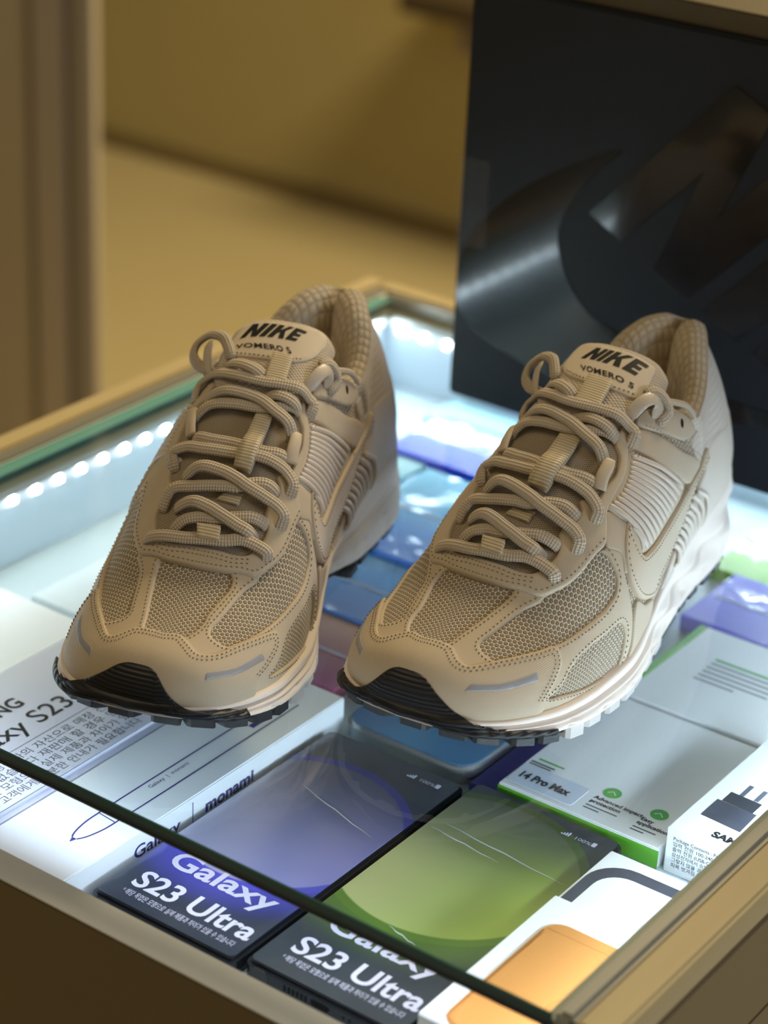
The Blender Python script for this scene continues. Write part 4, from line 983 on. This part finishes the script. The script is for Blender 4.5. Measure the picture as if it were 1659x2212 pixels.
def phone_print(r, sc, th, body_x, ybase):
    z = th+.00035
    letters('lettering', 'Galaxy', .0168, (body_x, ybase+.0205, z), EX, EY, M_ltx, sc, bold=.00035, fitw=.055)
    letters('lettering', 'S23 Ultra', .0168, (body_x-.002, ybase, z), EX, EY, M_ltx, sc, bold=.00035, fitw=.0625)
    letters('lettering', '* 해당 목업은 모형으로 실제 제품과 차이가 있을 수 있습니다', .0042, (body_x-.001, ybase-.0065, z), EX, EY, M_ltx, sc, fitw=.0595)
    letters('lettering', '100%', .0032, (.019, .0722, z), EX, EY, M_ltx, sc, fitw=.0078)
    slab('battery_icon', rrect(.0280, .0300, .0722, .0752, .0004, 2), z-.0001, z+.0001, M_ltx, sc)
    for k in range(4): slab('signal_bar', [(.0128+k*.0011, .0722), (.0134+k*.0011, .0722), (.0134+k*.0011, .0730+k*.0007), (.0128+k*.0011, .0730+k*.0007)], z-.0001, z+.0001, M_ltx, sc)
TH = .0088
scrA = film('screen_violet', planet(-.0055, .010, .0545, (.42, .42, .60), (.30, .29, .66), (.09, .09, .58), (.016, .022, .038)))
scrB = film('screen_green', planet(-.009, .0235, .0575, (.62, .62, .28), (.36, .48, .08), (.13, .24, .035), (.016, .024, .034)))
rA, sA = phone('mockup_phone', -.5345, -.4580, .5690, .7350, -.0470, scrA, 'dummy phone with violet circle screen beside the white pen box', ports=True)
phone_print(rA, sA, TH, -.0265, -.0690)
rB, sB = phone('mockup_phone', -.4560, -.3790, .5738, .7420, -.0470, scrB, 'dummy phone with yellow green circle screen beside the tan wallet box', ports=True)
phone_print(rB, sB, TH, -.0262, -.0680)
def crease(par, x0, y0, x1, y1, z):
    d = Vector((x1-x0, y1-y0, 0)); n = Vector((-d.y, d.x, 0)).normalized()*.00022; V = []
    for k in range(9):
        p = Vector((x0, y0, z))+d*k/8+n*math.sin(k*1.9)*1.6
        wv = math.sin(math.pi*(k+.4)/8.8)
        V += [p-n*wv, p+Vector((0, 0, .0005*wv)), p+n*wv]
    mk('wrap_crease_glint', V, [(3*i+a, 3*i+a+1, 3*i+a+4, 3*i+a+3) for i in range(8) for a in (0, 1)], M_crease_glint, par)
M_crease_glint = plain('cellophane_crease_glint', (.62, .66, .68), .08, .6, coat=1.0)  # pale colour paints the highlight along each fold of the wrap
crease(sA, -.020, .036, .030, .022, TH+.0003)
crease(sB, -.030, .046, .034, .040, TH+.0003); crease(sB, -.034, .040, .004, .036, TH+.0003); crease(sB, -.006, -.030, .010, -.034, TH+.0003)
# blue phone with silver frame under the shoe
def bluescr(nt, x, y, vec):
    c = mixc(nt, sm(nt, y, -.07, .0), (.035, .20, .42), (.03, .05, .20))
    return mixc(nt, mth(nt, 'MULTIPLY', sm(nt, x, .0, -.03), .5), c, (.03, .04, .13))
phone('mockup_phone', -.5370, -.4635, .7440, .8950, -.0470, film('screen_blue', bluescr, .2), 'phone with blue screen and rounded silver frame between the two toes', frame=M_silver, rad=.0115)

# generic carton with its lettering done by the caller
def carton(name, x0, x1, y0, y1, z0, z1, mat, label, cat='box', bev=.0006, group=None):
    cx, cy = (x0+x1)/2, (y0+y1)/2; r = empty(name, (cx, cy, z0)); tag(r, label, cat, group)
    b = box('carton', x0-cx, x1-cx, y0-cy, y1-cy, 0, z1-z0, mat, r, bev=bev); return r, b, cx, cy, z1-z0
# pen gift box
r, b, cx, cy, h = carton('pen_box', -.5865, -.5375, .5515, .7490, ZF, -.0380, M_card, 'slim white pen gift box with an outline drawing of a pen')
z = h+.00012
def stroke(pts, wd, mat, par, z, name='print_line'):
    P = np.array(pts, float); T = np.gradient(P, axis=0); T /= np.linalg.norm(T, axis=1, keepdims=True)+1e-9
    N = np.stack([-T[:, 1], T[:, 0]], 1)*wd/2; A, B = P+N, P-N; n = len(P)
    return mk(name, [(*p, z) for p in A]+[(*p, z) for p in B], [(i, i+1, n+i+1, n+i) for i in range(n-1)], mat, par, smooth=False)
xa, xb = -.5605-cx, -.5500-cx
cur = [(xa, .7200-cy), (xa, .596-cy), (xa+.0004, .585-cy), (xa+.0022, .5765-cy), (xa+.0036, .5735-cy)]
cur = [(x, y+.0095) for x, y in cur]
stroke(catmull(cur, .001, False), .0008, M_navy, b, z)
cur2 = [(xb, .7200-cy), (xb, .596-cy), (xb-.0005, .585-cy), (xb-.0025, .5765-cy), (xb-.0042, .5735-cy)]
cur2 = [(x, y+.0095) for x, y in cur2]
stroke(catmull(cur2, .001, False), .0008, M_navy, b, z)
stroke([(xa, .6035-cy), (xb, .6025-cy)], .0006, M_navy, b, z)
mk('print_line', [(xa+.0036, .583-cy, z), (xb-.0042, .583-cy, z), ((xa+xb)/2, .5795-cy, z)], [(0, 1, 2)], M_navy, b, smooth=False)
slab('print_line', [(xb-.0062, .700-cy), (xb-.0032, .700-cy), (xb-.0032, .716-cy), (xb-.0062, .716-cy)], z-.0001, z+.0001, M_navy, b)
letters('lettering', 'Galaxy  |  monami', .0032, ((xa+xb)/2-.0008, .632-cy, z), EY, (-1, 0, 0), M_navy, b, fitw=.026)
sx = -.5375-cx+.00012
letters('lettering', 'Galaxy', .0088, (sx, .6000-cy, .0055), EY, EZ, M_navy, b, bold=.00012, fitw=.0300)
slab('print_line', [(0, 0), (.0002, 0), (.0002, .0003), (0, .0003)], 0, .012, M_navy, b).location = (sx-.0001, .6385-cy, .0032)
letters('lettering', 'monami', .0088, (sx, .6470-cy, .0058), EY, EZ, M_navy, b, bold=.00028, fitw=.0335)
# lavender carton with printed notice
r, b, cx, cy, h = carton('phone_box', -.6760, -.5885, .5515, .7480, ZF, -.0365, M_lav, 'lavender phone carton printed with black lettering, left of the pen box', bev=.003)
z = h+.00012; LX = (-1, 0, 0)
letters('lettering', 'SAMSUNG', .0125, (-.6455-cx, .5945-cy, z), EY, LX, M_txt, b, bold=.0003, fitw=.052)
letters('lettering', 'Galaxy S23 Ultra', .0160, (-.6285-cx, .5855-cy, z), EY, LX, M_txt, b, bold=.0001, fitw=.1180)
stroke([(-.6215-cx, .556-cy), (-.6215-cx, .740-cy)], .0004, M_grey, b, z)
for k, tx in enumerate(('본 제품은 삼성전자의 자산으로 매장 진열을 위한 전용 제품', '판매할 수 없습니다 재판매 할 경우 민 형사상 책임을 질', '본 목업은 모형으로 실제 제품과 차이가 있을 수 있습니다', '판매시 고객에게 충분한 안내가 필요합니다')):
    letters('lettering', tx, .0060, (-.6142-cx+k*.0066, .562-cy, z), EY, LX, M_grey, b, fitw=(.160, .157, .146, .108)[k])
stroke([(-.5910-cx, .556-cy), (-.5910-cx, .740-cy)], .0004, M_grey, b, z)
# screen protector carton
r, b, cx, cy, h = carton('screen_protector_box', -.4475, -.3645, .7455, .8480, ZF, -.0455, M_cardw, 'white and green screen protector carton with round green icons')
box('green_band', -.4475-cx-.0002, -.3645-cx+.0002, .7455-cy-.0003, .7455-cy+.0002, .0004, h-.0012, M_green, b, bev=0)
z = h+.00012
slab('sticker', rrect(-.4462-cx, -.4118-cx, .7495-cy, .7668-cy, .002), h-.0001, h+.0002, plain('sticker_blue', (.62, .68, .82), .5), b)
letters('lettering', '14 Pro Max', .0075, (-.4440-cx, .7550-cy, h+.0003), EX, EY, M_txt, b, bold=.0003, fitw=.0260)
stroke([(-.4435-cx, .7735-cy), (-.4300-cx, .7735-cy)], .0012, M_greenp, b, z)
stroke([(-.4455-cx, .7700-cy), (-.4330-cx, .7700-cy)], .0011, M_grey, b, z)
stroke([(-.4455-cx, .7680-cy), (-.4340-cx, .7680-cy)], .0009, M_grey, b, z)
for ix, iy, t1, t2 in ((-.4025, .7705, 'Advanced impact\nprotection', 1.0), (-.3775, .7690, 'Easy\napplication', .6)):
    slab('icon', disc(ix-cx, iy-cy, .0042, 32), h-.0001, h+.0002, M_greenp, b)
    stroke([(ix-cx-.002, iy-cy-.001), (ix-cx, iy-cy+.001), (ix-cx+.0022, iy-cy-.0012)], .0005, M_cardw, b, h+.0003)
    letters('lettering', t1, .0036, (ix-cx-.005, iy-cy-.0085, z), EX, EY, M_txt, b, bold=.00012)
    for q in range(2): stroke([(ix-cx-.005, iy-cy-.0150-q*.0024), (ix-cx+(.011, .003)[q]*t2, iy-cy-.0150-q*.0024)], .0009, M_grey, b, z)
r, b, cx, cy, h = carton('screen_protector_box', -.4475, -.3500, .8500, .9360, ZF, -.0450, M_cardw, 'white carton with green left side lying behind the round icon carton')
box('green_band', -.4475-cx-.0004, -.4475-cx+.0035, .8510-cy, .9350-cy, .0004, h+.0002, M_green, b, bev=0)
for k in range(6):
    stroke([(-.4250-cx, .9080-cy-k*.0045), (-.4250-cx+(.034, .040, .036, .041, .038, .022)[k], .9080-cy-k*.0045)], .0011 if k else .0016, M_greenp if k == 0 else M_grey, b, h+.0001)
# purple flat booklet
carton('purple_booklet', -.4625, -.4485, .7440, .8900, ZF, -.0515, M_purple, 'narrow dark purple carton between the blue phone and the green carton')
# power adapter carton
r, b, cx, cy, h = carton('adapter_box', -.3620, -.3195, .7465, .8560, ZF, -.0330, M_cardw, 'white power adapter carton with a picture of a black charger')
z = h+.00012
slab('charger_picture', [(-.3555-cx, .7640-cy), (-.3355-cx, .7625-cy), (-.3360-cx, .7790-cy), (-.3555-cx, .7795-cy)], h-.0001, h+.0001, M_slate, b)
slab('charger_picture', [(-.3535-cx, .7797-cy), (-.3380-cx, .7792-cy), (-.3380-cx, .7880-cy), (-.3535-cx, .7885-cy)], h-.0001, h+.0001, plain('slate_dark', (.03, .033, .045), .5), b)
for px_ in (-.3495, -.3425): slab('charger_picture', [(px_-cx, .7885-cy), (px_+.0022-cx, .7885-cy), (px_+.0022-cx, .7985-cy), (px_-cx, .7985-cy)], h-.0001, h+.0001, M_grey, b)
letters('lettering', 'SAMSUNG', .0062, (-.3440-cx, .7520-cy, z), EX, EY, M_txt, b, bold=.0003, fitw=.028)
stroke([(-.3400-cx, .8075-cy), (-.3210-cx, .8075-cy)], .0018, M_grey, b, z)
stroke([(-.3380-cx, .8040-cy), (-.3210-cx, .8040-cy)], .0012, M_grey, b, z)
fy = .7465-cy-.00012
for k, tx in enumerate(('Package Contents : Power Adapter', '입력 전원 100-240 V ~ 50-60 Hz', '출력 전원 (USB-C, PDO) 5.0 V', '삼성전자에서 승인한 이 제품', '그렇지 않을 경우 사용자가', '피복 벗겨짐 등의 손상된')):
    letters('lettering', tx, .0025, (-.3585-cx, fy, .0175-k*.0027), EX, EZ, M_txt, b, fitw=(.0345, .0345, .0315, .0275, .0265, .0245)[k])
# white case carton with dark rounded outline
r, b, cx, cy, h = carton('case_box', -.3780, -.3195, .6000, .7280, ZF, -.0425, M_cardw, 'white phone case carton with a dark rounded outline, behind the wallet box')
def ring(o_, i_, z0, z1, mat, par, name):
    n = len(o_); V = [(*p, z1) for p in o_]+[(*p, z1) for p in i_]+[(*p, z0) for p in o_]+[(*p, z0) for p in i_]
    Fc = []
    for i in range(n):
        j = (i+1) % n; Fc += [(i, j, n+j, n+i), (2*n+i, 2*n+j, j, i), (n+i, n+j, 3*n+j, 3*n+i)]
    return mk(name, V, Fc, mat, par, smooth=False)
ring(rrect(-.3765-cx, -.3200-cx, .6010-cy, .7205-cy, .0165), rrect(-.3712-cx, -.3205-cx, .6060-cy, .7140-cy, .0125), h-.0001, h+.0002, M_slate, b, 'printed_outline')
slab('printed_panel', rrect(-.352-cx, -.3205-cx, .640-cy, .690-cy, .004), h-.0001, h+.0001, plain('pale_panel', (.66, .70, .74), .6), b)
# wallet carton with the real-size wallet picture
r, b, cx, cy, h = carton('wallet_box', -.3745, -.3195, .5780, .6760, -.0423, -.0352, M_cardw, 'white carton showing a tan leather card wallet, nearest the right rail')
wl = slab('wallet_picture', rrect(-.3660-cx, -.3200-cx, .5790-cy, .6605-cy, .0085), h-.0001, h+.0006, M_orange, b, bev=.0004)
slab('pocket_edge', rrect(-.3640-cx, -.3202-cx, .5800-cy, .6535-cy, .0060), h+.0005, h+.0010, M_orange, b, bev=.0003)
stroke([(-.3648-cx, .652-cy), (-.3648-cx, .582-cy)], .0004, M_orangd, b, h+.00075)
stroke([(-.3640-cx, .6536-cy), (-.3210-cx, .6536-cy)], .0005, M_orangd, b, h+.00075)
ring(disc(-.3285-cx, .612-cy, .0092), disc(-.3285-cx, .612-cy, .0089), h+.0009, h+.00105, M_orangd, b, 'thumb_notch')
# rows of boxed phones further back
def blend(a, b_, axis='y', lo=-.06, hi=.06):
    def fn(nt, x, y, vec): return mixc(nt, sm(nt, x if axis == 'x' else y, lo, hi), a, b_)
    return fn
rows = [
 ('phone_box', -.6250, -.5560, .7650, .8250, -.049, film('wrap_pink', blend((.40, .08, .20), (.62, .30, .22), 'y', -.03, .03), .6), 'cellophane wrapped pink and red phone carton between the shoes'),
 ('phone_box', -.6560, -.5830, .8280, .8920, -.048, film('wrap_azure', blend((.10, .25, .62), (.06, .40, .85), 'y', -.03, .03), .9), 'cellophane wrapped azure carton behind the pink carton'),
 ('phone_box', -.6650, -.5900, .8950, 1.0000, -.046, film('wrap_sky', blend((.06, .26, .85), (.12, .62, .95), 'y', -.05, .04), .9), 'cellophane wrapped sky blue phone carton between the shoes'),
 ('phone_box', -.7000, -.6200, 1.0050, 1.0650, -.044, film('wrap_blue', blend((.01, .05, .80), (.02, .14, .95)), .25), 'deep blue phone carton near the back wall'),
 ('phone_box', -.7120, -.6680, .9300, 1.0030, -.046, film('wrap_cyan', blend((.20, .60, .80), (.35, .72, .85)), .3), 'pale cyan carton beside the deep blue carton'),
 ('phone_box', -.5810, -.5080, .8970, .9700, -.046, film('wrap_indigo', blend((.10, .12, .45), (.25, .30, .75)), .8), 'cellophane wrapped indigo carton under the right shoe'),
 ('phone_box', -.4630, -.3900, .9400, 1.0000, -.046, film('wrap_violet', blend((.16, .14, .72), (.48, .45, .85), 'x', -.03, .03), .7), 'cellophane wrapped violet phone carton beside the right heel'),
 ('phone_box', -.4800, -.4300, 1.0020, 1.0600, -.048, film('wrap_lime', blend((.25, .50, .02), (.35, .60, .05)), .3), 'lime green carton behind the violet carton'),
 ('phone_box', -.7150, -.6300, 1.0670, 1.1020, -.050, film('wrap_mint', blend((.38, .62, .66), (.42, .66, .70)), .1), 'pale mint carton against the back wall'),
 ('phone_box', -.6190, -.5450, 1.0380, 1.1000, -.048, film('wrap_mauve', blend((.20, .18, .38), (.24, .22, .45)), .3), 'mauve carton against the back wall'),
 ('accessory_box', -.7480, -.6850, .6400, .7330, -.046, M_cardw, 'flat white accessory carton beside the left rail'),
 ('accessory_box', -.7350, -.6850, .7420, .8000, -.050, plain('frost_card', (.66, .74, .80), .5), 'small frosted carton behind the flat white carton at left'),
]
for nm, xa, xb, ya, yb, zt_, mt, lb in rows:
    r, b, cx, cy, h = carton(nm, xa, xb, ya, yb, ZF, zt_, mt, lb, group='boxed goods at the back of the case')
    if mt.name.startswith('wrap'):
        box('seam_tape', -(xb-xa)/2+.004, (xb-xa)/2-.004, -.0008, .0008, h-.0001, h+.00025, plain('clear_seam', (.6, .65, .75), .15), b, bev=0)

# ------------------------------------------------------------------ black shoe box standing on the glass
M_box = plain('black_box_card', (.012, .014, .017), .5, .34, nscale=900, nstr=.08, ndist=.0002)
M_gloss = plain('gloss_black_foil', (.005, .005, .006), .14, .45, coat=.4)
bx0, bx1, by0, by1, bh = -.6585, -.3300, 1.006, 1.1000, .2375
r = empty('shoe_box', ((bx0+bx1)/2, (by0+by1)/2, .0015)); tag(r, 'large matt black shoe box with gloss black logo standing behind the shoes', 'box')
BX, BY, BZ = (bx0+bx1)/2, (by0+by1)/2, .0015
b = box('carton', bx0-BX, bx1-BX, by0-BY, by1-BY, 0, bh-BZ, M_box, r, bev=.0015)
def face_poly(name, pts, th, mat, par):
    o = slab(name, [(x-BX, z-BZ) for x, z in pts], 0, th, mat, par, bev=.0003)
    for v in o.data.vertices: v.co = (v.co.x, by0-BY-v.co.z, v.co.y)
    o.data.flip_normals()
    return o
sw = [(-.5594,.167),(-.585,.1546),(-.6126,.1374),(-.6322,.1211),(-.649,.0998),(-.6565,.0776),(-.6555,.0558),(-.6447,.0432),(-.6254,.0372),(-.6003,.0317),(-.5578,.0272),(-.5007,.033),(-.4469,.041),(-.36,.062),(-.36,.066),(-.4479,.0486),(-.5029,.0511),(-.5322,.0602),(-.5502,.0668),(-.5697,.0728),(-.5827,.0854),(-.5908,.0993),(-.5937,.1144),(-.5872,.1316),(-.5734,.1526)]
face_poly('gloss_logo', [tuple(p) for p in catmull(sw, .006)], .0006, M_gloss, b)
Ls, wd = block_letters()
o0 = np.array([-.5762, .1292]); e1_ = (np.array([-.512, .0972])-o0)/.72; e2_ = np.array([-.4983, .2137])-o0
for L_ in Ls:
    P = [tuple(o0+e1_*x+e2_*y) for x, y in L_]
    P = [(min(max(x, bx0+.003), bx1-.003), min(max(z, .004), bh-.004)) for x, z in P]
    face_poly('gloss_letter', P, .0006, M_gloss, b)
tp = bpy.data.materials.new('clear_tape'); tp.use_nodes = True; nt = tp.node_tree; bs = nt.nodes['Principled BSDF']
bs.inputs['Base Color'].default_value = (.5, .5, .5, 1); bs.inputs['Alpha'].default_value = .04; bs.inputs['Roughness'].default_value = .15
box('tape', bx0-BX-.0003, bx0-BX+.019, by0-BY-.0009, by0-BY-.0007, .091, .1415, tp, b, bev=0)
# board lying on the shoe box
M_bd = wood('board_wood', (.085, .062, .026), 3.0)
r = empty('wooden_board', (BX+.05, 1.06, bh)); tag(r, 'dark brown wooden board lying on top of the black shoe box', 'board')
box('board', bx0-BX-.045, .30, -.050, .20, .0002, .0120, M_bd, r, bev=.001)
